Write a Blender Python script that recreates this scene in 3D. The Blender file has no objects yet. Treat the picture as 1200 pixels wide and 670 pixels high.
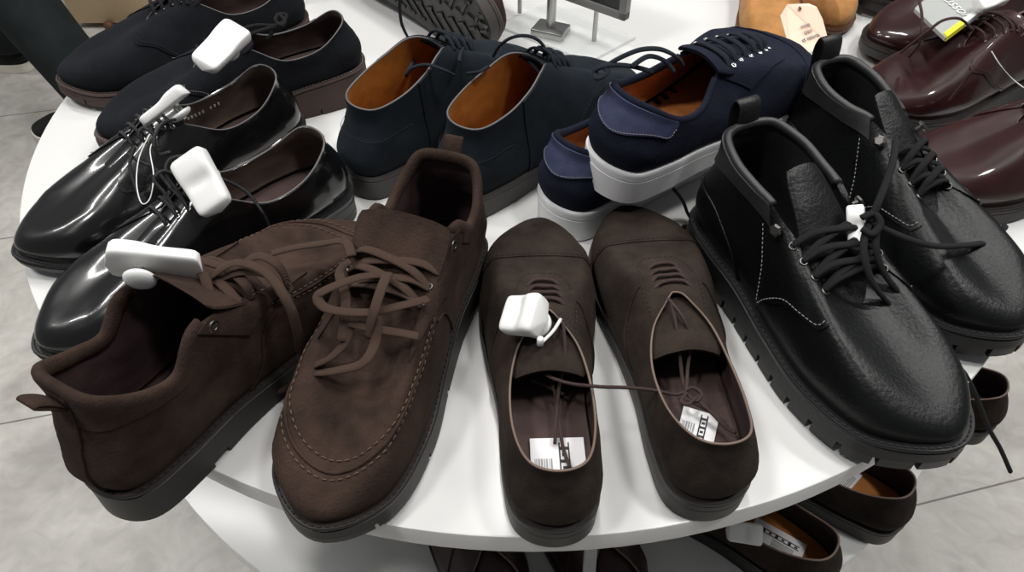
import bpy, math, random
import numpy as np
from mathutils import Vector, Matrix, noise
random.seed(7)
PI = math.pi
COL = bpy.context.scene.collection
TZ = 0.80            # height of the round display table top above the floor
CAM_H = 0.475        # camera above the table top
CAM_T = math.radians(46.8)
FPX = 850.0

def at(px, py, z=0.0):
    """point of the place seen at a pixel, z measured from the table top"""
    x = (px - 600) / FPX; y = -(py - 335) / FPX
    d = (x, math.cos(CAM_T) + y * math.sin(CAM_T), -math.sin(CAM_T) + y * math.cos(CAM_T))
    t = (z - CAM_H) / d[2]
    return Vector((d[0] * t, d[1] * t, z + TZ))

# ------------------------------------------------------------------ materials
def new_mat(name):
    m = bpy.data.materials.new(name); m.use_nodes = True
    nt = m.node_tree
    return m, nt, nt.nodes['Principled BSDF']

def mat(name, col, rough=0.5, spec=0.5, metal=0.0, coat=0.0, coat_rough=0.1, sheen=0.0, sheen_col=None,
        noise_scale=0, noise_amt=0.0, bump_scale=0, bump=0.0, bump_kind='noise', trans=0.0, alpha=1.0, var2=None, emit=0.0):
    m, nt, b = new_mat(name)
    c = (*col, 1)
    b.inputs['Base Color'].default_value = c
    b.inputs['Roughness'].default_value = rough
    b.inputs['Specular IOR Level'].default_value = spec
    b.inputs['Metallic'].default_value = metal
    b.inputs['Coat Weight'].default_value = coat
    b.inputs['Coat Roughness'].default_value = coat_rough
    b.inputs['Sheen Weight'].default_value = sheen
    b.inputs['Sheen Roughness'].default_value = 0.5
    if sheen_col: b.inputs['Sheen Tint'].default_value = (*sheen_col, 1)
    b.inputs['Transmission Weight'].default_value = trans
    b.inputs['Alpha'].default_value = alpha
    if emit:
        b.inputs['Emission Color'].default_value = c; b.inputs['Emission Strength'].default_value = emit
    tc = nt.nodes.new('ShaderNodeTexCoord')
    if noise_scale:
        n = nt.nodes.new('ShaderNodeTexNoise'); n.inputs['Scale'].default_value = noise_scale
        n.inputs['Detail'].default_value = 6; n.inputs['Roughness'].default_value = 0.65
        nt.links.new(tc.outputs['Object'], n.inputs['Vector'])
        r = nt.nodes.new('ShaderNodeMapRange')
        r.inputs['From Min'].default_value = 0.3; r.inputs['From Max'].default_value = 0.7
        nt.links.new(n.outputs['Fac'], r.inputs['Value'])
        mx = nt.nodes.new('ShaderNodeMix'); mx.data_type = 'RGBA'
        lo = tuple(max(0, x * (1 - noise_amt)) for x in col); hi = var2 or tuple(min(1, x * (1 + noise_amt)) for x in col)
        mx.inputs['A'].default_value = (*lo, 1); mx.inputs['B'].default_value = (*hi, 1)
        nt.links.new(r.outputs['Result'], mx.inputs['Factor'])
        nt.links.new(mx.outputs['Result'], b.inputs['Base Color'])
    if bump_scale:
        if bump_kind == 'noise':
            t = nt.nodes.new('ShaderNodeTexNoise'); t.inputs['Scale'].default_value = bump_scale; t.inputs['Detail'].default_value = 4
            out = t.outputs['Fac']
        elif bump_kind == 'voronoi':
            t = nt.nodes.new('ShaderNodeTexVoronoi'); t.inputs['Scale'].default_value = bump_scale
            t.feature = 'SMOOTH_F1'; out = t.outputs['Distance']
        else:
            t = nt.nodes.new('ShaderNodeTexWave'); t.inputs['Scale'].default_value = bump_scale; t.inputs['Distortion'].default_value = 1.0
            out = t.outputs['Fac']
        nt.links.new(tc.outputs['Object'], t.inputs['Vector'])
        bp = nt.nodes.new('ShaderNodeBump'); bp.inputs['Strength'].default_value = bump; bp.inputs['Distance'].default_value = 0.002
        nt.links.new(out, bp.inputs['Height']); nt.links.new(bp.outputs['Normal'], b.inputs['Normal'])
        if coat: nt.links.new(bp.outputs['Normal'], b.inputs['Coat Normal'])
    return m

M = {}
def build_mats():
    M['brown_suede'] = mat('dark brown suede', (.0195, .0142, .0112), .95, .12, sheen=.02, sheen_col=(.6, .42, .32), noise_scale=20, noise_amt=.7, bump_scale=600, bump=.35)
    M['moc_suede'] = mat('chocolate suede', (.028, .0172, .0130), .95, .12, sheen=.02, sheen_col=(.62, .42, .32), noise_scale=18, noise_amt=.65, bump_scale=500, bump=.4)
    M['navy_suede'] = mat('blue black suede', (.0062, .0068, .0090), .95, .15, sheen=.01, sheen_col=(.45, .5, .65), noise_scale=22, noise_amt=.35, bump_scale=600, bump=.3)
    M['chukka_suede'] = mat('slate navy suede', (.0092, .0125, .0168), .95, .15, sheen=.012, sheen_col=(.45, .6, .75), noise_scale=22, noise_amt=.3, bump_scale=600, bump=.3)
    M['sneaker_suede'] = mat('ink blue suede', (.0062, .0078, .0165), .95, .15, sheen=.012, sheen_col=(.45, .5, .8), noise_scale=30, noise_amt=.3, bump_scale=600, bump=.3)
    M['blue_leather'] = mat('smooth navy leather', (.034, .041, .085), .42, .5, noise_scale=40, noise_amt=.2, bump_scale=300, bump=.12)
    M['black_gloss'] = mat('polished black leather', (.0022, .0022, .0024), .26, .35, coat=.6, coat_rough=.09, bump_scale=22, bump=.06)
    M['black_leather'] = mat('grained black leather', (.0024, .0027, .003), .38, .24, bump_scale=340, bump=.2)
    M['black_smooth'] = mat('padded black leather', (.010, .010, .0105), .5, .5, bump_scale=90, bump=.3)
    M['black_matte'] = mat('black matte leather', (.006, .006, .0065), .5, .4, bump_scale=300, bump=.2)
    M['burgundy'] = mat('burgundy leather', (.020, .0045, .0045), .38, .18, coat=.55, coat_rough=.05, noise_scale=14, noise_amt=.4, bump_scale=30, bump=.12)
    M['dark_lining'] = mat('mauve brown lining', (.052, .033, .03), .75, .2, noise_scale=60, noise_amt=.15, bump_scale=500, bump=.15)
    M['plum_lining'] = mat('plum padded lining', (.036, .019, .020), .8, .3, noise_scale=40, noise_amt=.2, bump_scale=300, bump=.2)
    M['grey_lining'] = mat('taupe leather lining', (.085, .06, .048), .55, .4, noise_scale=30, noise_amt=.2, bump_scale=300, bump=.1)
    M['tan_lining'] = mat('tan leather lining', (.30, .105, .018), .6, .3, noise_scale=30, noise_amt=.25, bump_scale=300, bump=.1)
    M['cognac_lining'] = mat('cognac leather lining', (.34, .12, .035), .5, .35, noise_scale=30, noise_amt=.2, bump_scale=300, bump=.1)
    M['black_lining'] = mat('black textile lining', (.01, .01, .01), .85, .2, bump_scale=500, bump=.3)
    M['brown_rubber'] = mat('dark brown rubber', (.014, .011, .010), .5, .4, bump_scale=200, bump=.1)
    M['cocoa_rubber'] = mat('cocoa brown rubber', (.052, .032, .027), .65, .35, noise_scale=30, noise_amt=.15, bump_scale=200, bump=.15)
    M['black_rubber'] = mat('black rubber', (.008, .008, .0085), .45, .4, bump_scale=250, bump=.12)
    M['grey_rubber'] = mat('grey brown rubber', (.055, .05, .047), .55, .35, bump_scale=200, bump=.12)
    M['white_rubber'] = mat('white rubber', (.72, .72, .73), .45, .4, bump_scale=150, bump=.06)
    M['brown_lace'] = mat('brown lace', (.062, .038, .028), .85, .2, bump_scale=900, bump=.6, bump_kind='wave')
    M['dark_brown_lace'] = mat('thin brown waxed lace', (.045, .027, .023), .65, .3, bump_scale=900, bump=.5, bump_kind='wave')
    M['black_lace'] = mat('black lace', (.009, .009, .010), .8, .25, bump_scale=900, bump=.6, bump_kind='wave')
    M['black_wax_lace'] = mat('thin black waxed lace', (.012, .012, .013), .5, .4, bump_scale=900, bump=.5, bump_kind='wave')
    M['navy_lace'] = mat('navy lace', (.011, .0155, .023), .8, .25, bump_scale=900, bump=.6, bump_kind='wave')
    M['burgundy_lace'] = mat('burgundy brown lace', (.045, .022, .019), .7, .3, bump_scale=900, bump=.5, bump_kind='wave')
    M['thread_brown'] = mat('light brown thread', (.10, .066, .050), .8, .2)
    M['thread_dark'] = mat('dark thread', (.03, .025, .025), .8, .2)
    M['thread_grey'] = mat('grey thread', (.22, .22, .21), .7, .3)
    M['binding_grey'] = mat('grey edge paint', (.085, .08, .078), .5, .4)
    M['binding_brown'] = mat('brown edge paint', (.13, .09, .07), .6, .3)
    M['steel'] = mat('brushed steel', (.42, .42, .41), .32, .5, metal=1.0, bump_scale=120, bump=.05)
    M['gunmetal'] = mat('gunmetal eyelet', (.12, .115, .11), .35, .5, metal=1.0)
    M['bright_eyelet'] = mat('bright eyelet', (.6, .6, .6), .3, .5, metal=1.0)
    M['tag_white'] = mat('white tag plastic', (.66, .66, .65), .35, .45)
    M['sticker'] = mat('white sticker paper', (.62, .61, .62), .6, .3)
    M['ink'] = mat('black print ink', (.02, .02, .022), .6, .3)
    M['grey_ink'] = mat('grey print ink', (.24, .24, .24), .6, .3)
    M['silver_print'] = mat('silver foil print', (.45, .43, .38), .4, .4)
    M['black_frame'] = mat('black screen glass', (.006, .006, .007), .18, .5)
    M['card_grey'] = mat('grey card', (.30, .31, .30), .6, .3)
    M['yellow'] = mat('yellow print', (.78, .70, .03), .55, .3)
    M['peach'] = mat('peach card', (.82, .56, .43), .6, .3, noise_scale=9, noise_amt=.05)
    M['tan_suede'] = mat('tan suede', (.34, .165, .055), .9, .15, sheen=.08, noise_scale=35, noise_amt=.25, bump_scale=500, bump=.3)
    M['brown_leather'] = mat('brown leather', (.10, .04, .018), .5, .4, bump_scale=200, bump=.2)
    M['acrylic'] = mat('clear acrylic', (.75, .77, .76), .08, .5, alpha=.38)
    M['trouser'] = mat('charcoal trouser cloth', (.013, .016, .017), .95, .15, noise_scale=12, noise_amt=.25, bump_scale=400, bump=.3)
    M['skin'] = mat('skin', (.45, .27, .2), .55, .3)
    M['shirt'] = mat('dark grey jacket cloth', (.03, .03, .033), .9, .2, bump_scale=300, bump=.3)
    M['hair'] = mat('dark hair', (.02, .014, .01), .6, .3)
    M['off_white_rubber'] = mat('off white rubber', (.62, .59, .52), .6, .3)
    M['beige_wood'] = mat('beige laminate', (.50, .38, .235), .5, .35, noise_scale=5, noise_amt=.06)
    M['black_canvas'] = mat('black canvas', (.012, .012, .012), .9, .2, bump_scale=500, bump=.4)
    M['brown_leather_dark'] = mat('dark reddish brown leather', (.026, .012, .010), .6, .3, noise_scale=20, noise_amt=.3, bump_scale=200, bump=.2)
    M['burgundy_dull'] = mat('dull reddish brown leather', (.022, .0095, .008), .5, .4, noise_scale=20, noise_amt=.3, bump_scale=200, bump=.15)
    M['frame_grey'] = mat('grey frame', (.16, .16, .155), .4, .4)
    M['pink'] = mat('pale pink tissue', (.72, .50, .46), .8, .2)
    # table laminate
    m, nt, b = new_mat('white lacquered table top')
    b.inputs['Base Color'].default_value = (.56, .56, .55, 1)
    b.inputs['Roughness'].default_value = .2
    b.inputs['Specular IOR Level'].default_value = .4
    tc = nt.nodes.new('ShaderNodeTexCoord'); n = nt.nodes.new('ShaderNodeTexNoise'); n.inputs['Scale'].default_value = 7
    n.inputs['Detail'].default_value = 3
    r = nt.nodes.new('ShaderNodeMapRange'); r.inputs['To Min'].default_value = .14; r.inputs['To Max'].default_value = .3
    nt.links.new(tc.outputs['Object'], n.inputs['Vector']); nt.links.new(n.outputs['Fac'], r.inputs['Value'])
    nt.links.new(r.outputs['Result'], b.inputs['Roughness'])
    sp = nt.nodes.new('ShaderNodeTexVoronoi'); sp.inputs['Scale'].default_value = 26
    rr = nt.nodes.new('ShaderNodeMapRange'); rr.inputs['From Min'].default_value = .035; rr.inputs['From Max'].default_value = .055
    nt.links.new(tc.outputs['Object'], sp.inputs['Vector']); nt.links.new(sp.outputs['Distance'], rr.inputs['Value'])
    mx = nt.nodes.new('ShaderNodeMix'); mx.data_type = 'RGBA'
    mx.inputs['A'].default_value = (.47, .465, .45, 1); mx.inputs['B'].default_value = (.56, .56, .55, 1)
    nt.links.new(rr.outputs['Result'], mx.inputs['Factor']); nt.links.new(mx.outputs['Result'], b.inputs['Base Color'])
    M['table'] = m
    # stone-look floor tiles with thin joints
    m, nt, b = new_mat('grey stone floor tile')
    tc = nt.nodes.new('ShaderNodeTexCoord')
    mp = nt.nodes.new('ShaderNodeMapping'); mp.inputs['Rotation'].default_value = (0, 0, math.radians(-13.7))
    mp.inputs['Location'].default_value = (-1.097 + 12, -.435 + 6.6, 0)
    nt.links.new(tc.outputs['Object'], mp.inputs['Vector'])
    br = nt.nodes.new('ShaderNodeTexBrick'); br.offset = 0.203; br.inputs['Scale'].default_value = 1
    br.inputs['Brick Width'].default_value = 1.8; br.inputs['Row Height'].default_value = .6
    br.inputs['Mortar Size'].default_value = .0022; br.inputs['Mortar Smooth'].default_value = .3
    br.inputs['Color1'].default_value = (1, 1, 1, 1); br.inputs['Color2'].default_value = (.94, .94, .93, 1); br.inputs['Mortar'].default_value = (.32, .3, .28, 1)
    nt.links.new(mp.outputs['Vector'], br.inputs['Vector'])
    n1 = nt.nodes.new('ShaderNodeTexNoise'); n1.inputs['Scale'].default_value = 2.2; n1.inputs['Detail'].default_value = 8; n1.inputs['Roughness'].default_value = .6; n1.inputs['Distortion'].default_value = 1.2
    nt.links.new(tc.outputs['Object'], n1.inputs['Vector'])
    cr_ = nt.nodes.new('ShaderNodeValToRGB')
    cr_.color_ramp.elements[0].position = .32; cr_.color_ramp.elements[0].color = (.315, .30, .275, 1)
    cr_.color_ramp.elements[1].position = .62; cr_.color_ramp.elements[1].color = (.50, .485, .455, 1)
    nt.links.new(n1.outputs['Fac'], cr_.inputs['Fac'])
    n2 = nt.nodes.new('ShaderNodeTexNoise'); n2.inputs['Scale'].default_value = 14; n2.inputs['Detail'].default_value = 6; n2.inputs['Distortion'].default_value = 2
    nt.links.new(tc.outputs['Object'], n2.inputs['Vector'])
    r2 = nt.nodes.new('ShaderNodeMapRange'); r2.inputs['From Min'].default_value = .3; r2.inputs['From Max'].default_value = .75; r2.inputs['To Min'].default_value = .84; r2.inputs['To Max'].default_value = 1.1
    nt.links.new(n2.outputs['Fac'], r2.inputs['Value'])
    mu = nt.nodes.new('ShaderNodeMix'); mu.data_type = 'RGBA'; mu.blend_type = 'MULTIPLY'; mu.inputs['Factor'].default_value = 1
    nt.links.new(cr_.outputs['Color'], mu.inputs['A']); nt.links.new(br.outputs['Color'], mu.inputs['B'])
    mu2 = nt.nodes.new('ShaderNodeMix'); mu2.data_type = 'RGBA'; mu2.blend_type = 'MULTIPLY'; mu2.inputs['Factor'].default_value = 1
    nt.links.new(mu.outputs['Result'], mu2.inputs['A']); nt.links.new(r2.outputs['Result'], mu2.inputs['B'])
    nt.links.new(mu2.outputs['Result'], b.inputs['Base Color'])
    b.inputs['Roughness'].default_value = .45
    M['floor'] = m
build_mats()

# ------------------------------------------------------------------ mesh helpers
class MB:
    """collects vertices and faces of ONE mesh"""
    def __init__(s): s.v = []; s.f = []
    def add(s, vs, fs):
        o = len(s.v); s.v += [tuple(p) for p in vs]; s.f += [tuple(i + o for i in f) for f in fs]
    def grid(s, P, closed=False, flip=False):
        P = np.asarray(P); n, m = P.shape[:2]; fs = []
        for i in range(n if closed else n - 1):
            for j in range(m - 1):
                a, b, c, d = i * m + j, ((i + 1) % n) * m + j, ((i + 1) % n) * m + j + 1, i * m + j + 1
                fs.append((a, d, c, b) if flip else (a, b, c, d))
        s.add(P.reshape(-1, 3).tolist(), fs)
    def build(s, name, material, parent=None, smooth=True, sharp=None, mirror=False, xf=None):
        me = bpy.data.meshes.new(name)
        vs = s.v; fs = s.f
        if xf is not None: vs = [tuple(xf @ Vector(p)) for p in vs]
        if mirror: vs = [(-x, y, z) for x, y, z in vs]; fs = [f[::-1] for f in fs]
        me.from_pydata(vs, [], fs)
        mats = material if isinstance(material, list) else [material]
        for m_ in mats: me.materials.append(m_)
        if smooth:
            me.polygons.foreach_set('use_smooth', [True] * len(me.polygons))
            if sharp: me.set_sharp_from_angle(angle=math.radians(sharp))
        me.update()
        o = bpy.data.objects.new(name, me); COL.objects.link(o)
        if parent: o.parent = parent
        return o

def box(mb, c, s, rot=None, bev=0.0):
    x, y, z = (k / 2 for k in s); R = rot or Matrix.Identity(3); c = Vector(c)
    if bev <= 0:
        vs = [c + R @ Vector((a * x, b * y, d * z)) for a in (-1, 1) for b in (-1, 1) for d in (-1, 1)]
        mb.add(vs, [(0, 1, 3, 2), (4, 6, 7, 5), (0, 4, 5, 1), (2, 3, 7, 6), (0, 2, 6, 4), (1, 5, 7, 3)]); return
    rings = []
    def rr(hx, hy, z_, n=4):
        r = bev * 1.5; out = []
        for (sx, sy, a0) in ((1, 1, 0), (-1, 1, 90), (-1, -1, 180), (1, -1, 270)):
            for k in range(n + 1):
                a = math.radians(a0 + 90 * k / n)
                out.append(c + R @ Vector((sx * (hx - r) + r * math.cos(a), sy * (hy - r) + r * math.sin(a), z_)))
        return out
    rings = [rr(x - bev, y - bev, -z), rr(x - bev * .3, y - bev * .3, -z + bev * .3), rr(x, y, -z + bev), rr(x, y, z - bev), rr(x - bev * .3, y - bev * .3, z - bev * .3), rr(x - bev, y - bev, z)]
    n = len(rings[0]); vs = [p for r_ in rings for p in r_]; fs = []
    for i in range(len(rings) - 1):
        for k in range(n): fs.append((i * n + k, i * n + (k + 1) % n, (i + 1) * n + (k + 1) % n, (i + 1) * n + k))
    fs.append(tuple(range(n))[::-1]); fs.append(tuple((len(rings) - 1) * n + k for k in range(n)))
    mb.add(vs, fs)

def lathe(mb, prof, n=32, c=(0, 0, 0), R=None):
    R = R or Matrix.Identity(3); c = Vector(c)
    vs = [c + R @ Vector((r * math.cos(2 * PI * k / n), r * math.sin(2 * PI * k / n), z)) for r, z in prof for k in range(n)]
    fs = [(i * n + k, i * n + (k + 1) % n, (i + 1) * n + (k + 1) % n, (i + 1) * n + k) for i in range(len(prof) - 1) for k in range(n)]
    fs.append(tuple(range(n))[::-1]); fs.append(tuple((len(prof) - 1) * n + k for k in range(n)))
    mb.add(vs, fs)

def cat(P, n=8, closed=False):
    """Catmull-Rom through points"""
    P = [Vector(p) for p in P]; N = len(P); out = []
    rng = N if closed else N - 1
    for i in range(rng):
        if closed: a, b, c, d = P[i - 1], P[i], P[(i + 1) % N], P[(i + 2) % N]
        else: a, b, c, d = P[max(i - 1, 0)], P[i], P[i + 1], P[min(i + 2, N - 1)]
        for k in range(n):
            t = k / n
            out.append(.5 * ((2 * b) + (c - a) * t + (2 * a - 5 * b + 4 * c - d) * t * t + (3 * b - a - 3 * c + d) * t ** 3))
    if not closed: out.append(P[-1])
    return out

def sweep(mb, pts, a, b=None, k=8, up=(0, 0, 1), closed=False, taper=True, sm=6):
    """tube with an oval section (a across, b along 'up')"""
    b = b or a
    pts = cat(pts, sm, closed) if sm else [Vector(p) for p in pts]
    N = len(pts); up = Vector(up); vs = []
    prev = None
    for i, p in enumerate(pts):
        q = pts[(i + 1) % N] if (closed or i < N - 1) else p
        r = pts[i - 1] if (closed or i > 0) else p
        t = (q - r)
        if t.length < 1e-9: t = Vector((0, 1, 0))
        t.normalize()
        ref = up - t * up.dot(t)
        if ref.length < .25 and prev is not None: ref = prev - t * prev.dot(t)
        if ref.length < 1e-4: ref = t.orthogonal()
        ref.normalize()
        if prev is not None: ref = (ref * .5 + (prev - t * prev.dot(t)).normalized() * .5).normalized()
        prev = ref
        s = t.cross(ref)
        for j in range(k):
            an = 2 * PI * j / k
            vs.append(p + s * (a * math.cos(an)) + ref * (b * math.sin(an)))
    fs = []
    for i in range(N if closed else N - 1):
        for j in range(k):
            fs.append((i * k + j, i * k + (j + 1) % k, ((i + 1) % N) * k + (j + 1) % k, ((i + 1) % N) * k + j))
    if not closed:
        fs.append(tuple(range(k))[::-1]); fs.append(tuple((N - 1) * k + j for j in range(k)))
    mb.add(vs, fs)

def ribbon(mb, yz, base, w, t):
    """flat strap of width 2w following points in the YZ plane"""
    P = cat([Vector((0, a, b)) for a, b in yz], 6); rows = []
    for i, p in enumerate(P):
        d = (P[min(i + 1, len(P) - 1)] - P[max(i - 1, 0)]).normalized(); n = Vector((0, -d.z, d.y)) * t
        q = p + base; b = w * .12
        rows.append([q + Vector(v) for v in ((-w, 0, 0), (-w + b, n.y, n.z), (w - b, n.y, n.z), (w, 0, 0), (w - b, -n.y, -n.z), (-w + b, -n.y, -n.z), (-w, 0, 0))])
    mb.grid(np.array([[tuple(v) for v in r] for r in rows]))
    o = len(mb.v); mb.v += [tuple(v) for v in rows[0][:-1]] + [tuple(v) for v in rows[-1][:-1]]
    mb.f += [tuple(range(o, o + 6))[::-1], tuple(range(o + 6, o + 12))]

def empty(name, M4=None, parent=None):
    o = bpy.data.objects.new(name, None); COL.objects.link(o); o.empty_display_size = .05
    if M4 is not None: o.matrix_world = M4
    if parent: o.parent = parent
    return o
def tag(o, label, catg, group=None, kind=None):
    if label: o['label'] = label
    if catg: o['category'] = catg
    if group: o['group'] = group
    if kind: o['kind'] = kind
    return o

# ------------------------------------------------------------------ the shoe last
# half outlines run heel centre -> outer side -> toe tip (rows 0..7) and back along the inner side (8..13)
OUT = [(0, .003), (.026, .014), (.034, .05), (.036, .10), (.045, .152), (.0515, .205), (.0395, .262), (-.005, .293),
       (-.040, .258), (-.047, .205), (-.038, .152), (-.031, .10), (-.031, .05), (-.025, .014)]
OUT_ROUND = [(0, .003), (.027, .014), (.0355, .05), (.0385, .10), (.047, .152), (.0535, .205), (.0435, .262), (-.004, .292),
       (-.0435, .262), (-.0495, .205), (-.041, .152), (-.034, .10), (-.0335, .05), (-.027, .014)]
HEELP = [(0, 0, 0), (.0, .16, .003), (.15, .36, .005), (.4, .56, .004), (.7, .74, .002), (.9, .88, 0), (1, 1, 0)]
SIDEP = [(0, 0, 0), (.0, .18, .0035), (.10, .38, .004), (.32, .58, .003), (.6, .76, .002), (.85, .9, .001), (1, 1, 0)]
BALLP = [(0, 0, 0), (.0, .25, .002), (.07, .48, .001), (.22, .70, 0), (.44, .86, 0), (.72, .95, 0), (1, 1, 0)]
TOE6P = [(0, 0, 0), (.0, .20, .001), (.05, .37, 0), (.17, .50, 0), (.38, .63, 0), (.68, .82, 0), (1, 1, 0)]
TOEP = [(0, 0, 0), (.0, .17, .001), (.05, .31, 0), (.16, .41, 0), (.36, .52, 0), (.66, .72, 0), (1, 1, 0)]
LOWP = [HEELP, HEELP, SIDEP, SIDEP, SIDEP, BALLP, TOE6P, TOEP]
B4 = [(0, 0, 0), (.0, .14, .003), (.10, .30, .003), (.30, .50, .001), (.58, .70, 0), (.82, .87, 0), (1, 1, 0)]
B5 = [(0, 0, 0), (.0, .18, .002), (.07, .34, .001), (.24, .52, 0), (.48, .69, 0), (.74, .85, 0), (1, 1, 0)]
B6 = [(0, 0, 0), (.0, .22, .001), (.05, .40, 0), (.18, .56, 0), (.40, .71, 0), (.70, .86, 0), (1, 1, 0)]
BHEEL = [(0, 0, 0), (-.1, .12, .003), (.0, .28, .005), (.3, .46, .004), (.7, .64, .002), (.95, .82, 0), (1, 1, 0)]
BOOTP = [BHEEL, BHEEL, B4, B4, B4, B5, B6, TOEP]

# topline, half table (x, y, z): z above the ground under the heel
TOP_OX = [(0, .012, .080), (.020, .020, .078), (.0300, .050, .067), (.0315, .088, .062), (.0245, .118, .068), (.0115, .135, .076), (.005, .1430, .078), (0, .145, .078)]
TOP_DERBY = [(0, .014, .090), (.021, .022, .087), (.0315, .052, .072), (.0330, .090, .069), (.0245, .118, .083), (.0135, .136, .092), (.0095, .163, .081), (0, .182, .070)]
TOP_CHUK = [(0, .016, .097), (.024, .026, .097), (.033, .055, .103), (.0315, .085, .112), (.025, .108, .121), (.0155, .126, .118), (.010, .157, .096), (0, .177, .077)]
TOP_MOC = [(0, .016, .124), (.028, .020, .121), (.040, .044, .104), (.041, .068, .098), (.039, .090, .118), (.034, .116, .114), (.027, .155, .091), (0, .175, .075)]
TOP_SNK = [(0, .014, .087), (.022, .022, .084), (.0345, .050, .069), (.034, .080, .066), (.0235, .104, .078), (.0145, .122, .084), (.010, .172, .077), (0, .208, .062)]
TOP_BOOT = [(0, .014, .132), (.026, .022, .132), (.037, .050, .127), (.037, .078, .122), (.035, .099, .119), (.031, .122, .109), (.026, .155, .090), (0, .174, .077)]

def crp(rows, u):
    """periodic Catmull-Rom over the rows, u an array in row units"""
    N = len(rows); u = np.asarray(u, float); i = np.floor(u).astype(int)
    t = (u - i).reshape(u.shape + (1,) * (rows.ndim - 1))
    a, b, c, d = (rows[(i + k) % N] for k in (-1, 0, 1, 2))
    return .5 * ((2 * b) + (c - a) * t + (2 * a - 5 * b + 4 * c - d) * t * t + (3 * b - a - 3 * c + d) * t ** 3)
def interp(x, xs, ys): return np.interp(x, xs, ys)
def wob(p, f):
    """smooth pseudo noise of position, about -1..1"""
    x, y, z = p[..., 0] * f, p[..., 1] * f, p[..., 2] * f
    return (np.sin(x * 1.7 + 2.3 * np.sin(y * .9 + 1.3)) * np.sin(y * 1.3 + 1.9 * np.sin(z * 1.1 + .4)) + np.sin(z * 1.9 + 2.1 * np.sin(x * .8 + y * .6))) * .5

class Last:
    def __init__(s, top, prof, outline=OUT, zf=((0, .026), (.08, .024), (.15, .017), (.21, .015), (.26, .019), (.30, .026)),
                 wl=1.0, ww=1.0, wrinkle=.0008):
        s.sx, s.sy = ww, wl
        s.out = np.array([(x * ww, y * wl) for x, y in outline], float)
        half = [np.array((x * ww, y * wl, z)) for x, y, z in top]
        s.top = np.array(half + [h * np.array((-1, 1, 1)) for h in half[6:0:-1]])
        s.top[7][0] = -.002
        pr = [np.array(p, float) for p in prof]; s.prof = np.array(pr + pr[6:0:-1])
        s.zf = zf; s.wr = wrinkle
    def O(s, u): return crp(s.out, u)
    def nrm(s, u):
        d = s.O(np.asarray(u) + .03) - s.O(np.asarray(u) - .03); n = np.stack([d[..., 1], -d[..., 0]], -1)
        return n / (np.linalg.norm(n, axis=-1, keepdims=True) + 1e-9)
    def zfeather(s, y): return np.interp(y / s.sy, [a for a, _ in s.zf], [b for _, b in s.zf])
    def raw(s, u, v):
        u, v = np.broadcast_arrays(np.asarray(u, float), np.asarray(v, float)); shp = u.shape; u = u.ravel(); v = v.ravel()
        O = s.O(u); T = crp(s.top, u); K = crp(s.prof, u); n = s.nrm(u)
        z0 = s.zfeather(O[:, 1]); m = K.shape[1]
        k = v * (m - 1); i = np.clip(k.astype(int), 0, m - 2); t = (k - i)[:, None]; r = np.arange(len(u))
        a, b, c, d = K[r, np.maximum(i - 1, 0)], K[r, i], K[r, i + 1], K[r, np.minimum(i + 2, m - 1)]
        q = .5 * ((2 * b) + (c - a) * t + (2 * a - 5 * b + 4 * c - d) * t * t + (3 * b - a - 3 * c + d) * t ** 3)
        xy = O + (T[:, :2] - O) * q[:, :1] + n * q[:, 2:3]
        return np.concatenate([xy, (z0 + (T[:, 2] - z0) * q[:, 1])[:, None]], 1).reshape(shp + (3,))
    def S(s, u, v, off=0.0):
        u, v = np.broadcast_arrays(np.asarray(u, float), np.asarray(v, float))
        p = s.raw(u, v); e = 1e-2
        du = s.raw(u + e * 3, v) - s.raw(u - e * 3, v); dv = s.raw(u, np.minimum(v + e, 1)) - s.raw(u, np.maximum(v - e, 0))
        n = np.cross(du, dv); n /= (np.linalg.norm(n, axis=-1, keepdims=True) + 1e-12)
        w = s.wr * np.sin(PI * np.clip(v, 0, 1)) * (wob(p, 75) + .4 * wob(p, 190)) * .7
        return p + n * (np.asarray(off) + w)[..., None]
    def grid(s, us, vs, off=0.0):
        U, V_ = np.meshgrid(us, vs, indexing='ij'); return s.S(U, V_, off)

NU, NV = 112, 26
def patch(L, name, material, parent, u0, u1, vlo, vhi, off=.0012, mir=False, nu=36, nv=14, th=None):
    """a leather piece lying on the upper: closed little slab following the surface"""
    us = np.linspace(u0, u1, nu + 1)
    lo = np.array([vlo(u) if callable(vlo) else vlo for u in us], float); hi = np.array([vhi(u) if callable(vhi) else vhi for u in us], float)
    js = np.concatenate([[0], np.linspace(0, 1, nv + 1), [1]])
    Vv = lo[:, None] + (hi - lo)[:, None] * js[None]; U = np.repeat(us[:, None], nv + 3, 1)
    Of = np.full(Vv.shape, off); Of[:, 0] = Of[:, -1] = -.0006
    U = np.concatenate([U[:1], U, U[-1:]]); Vv = np.concatenate([Vv[:1], Vv, Vv[-1:]]); Of = np.concatenate([np.full((1, nv + 3), -.0006), Of, np.full((1, nv + 3), -.0006)])
    mb = MB(); mb.grid(L.S(U, Vv, Of))
    return mb.build(name, material, parent, sharp=50, mirror=mir)

def surf_line(L, uv, off=.0012, n=8):
    pts = cat([Vector((u, v, 0)) for u, v in uv], n)
    A = L.S(np.array([p.x for p in pts]), np.clip(np.array([p.y for p in pts]), 0, 1), off)
    return [Vector(a) for a in A.tolist()]

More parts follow.
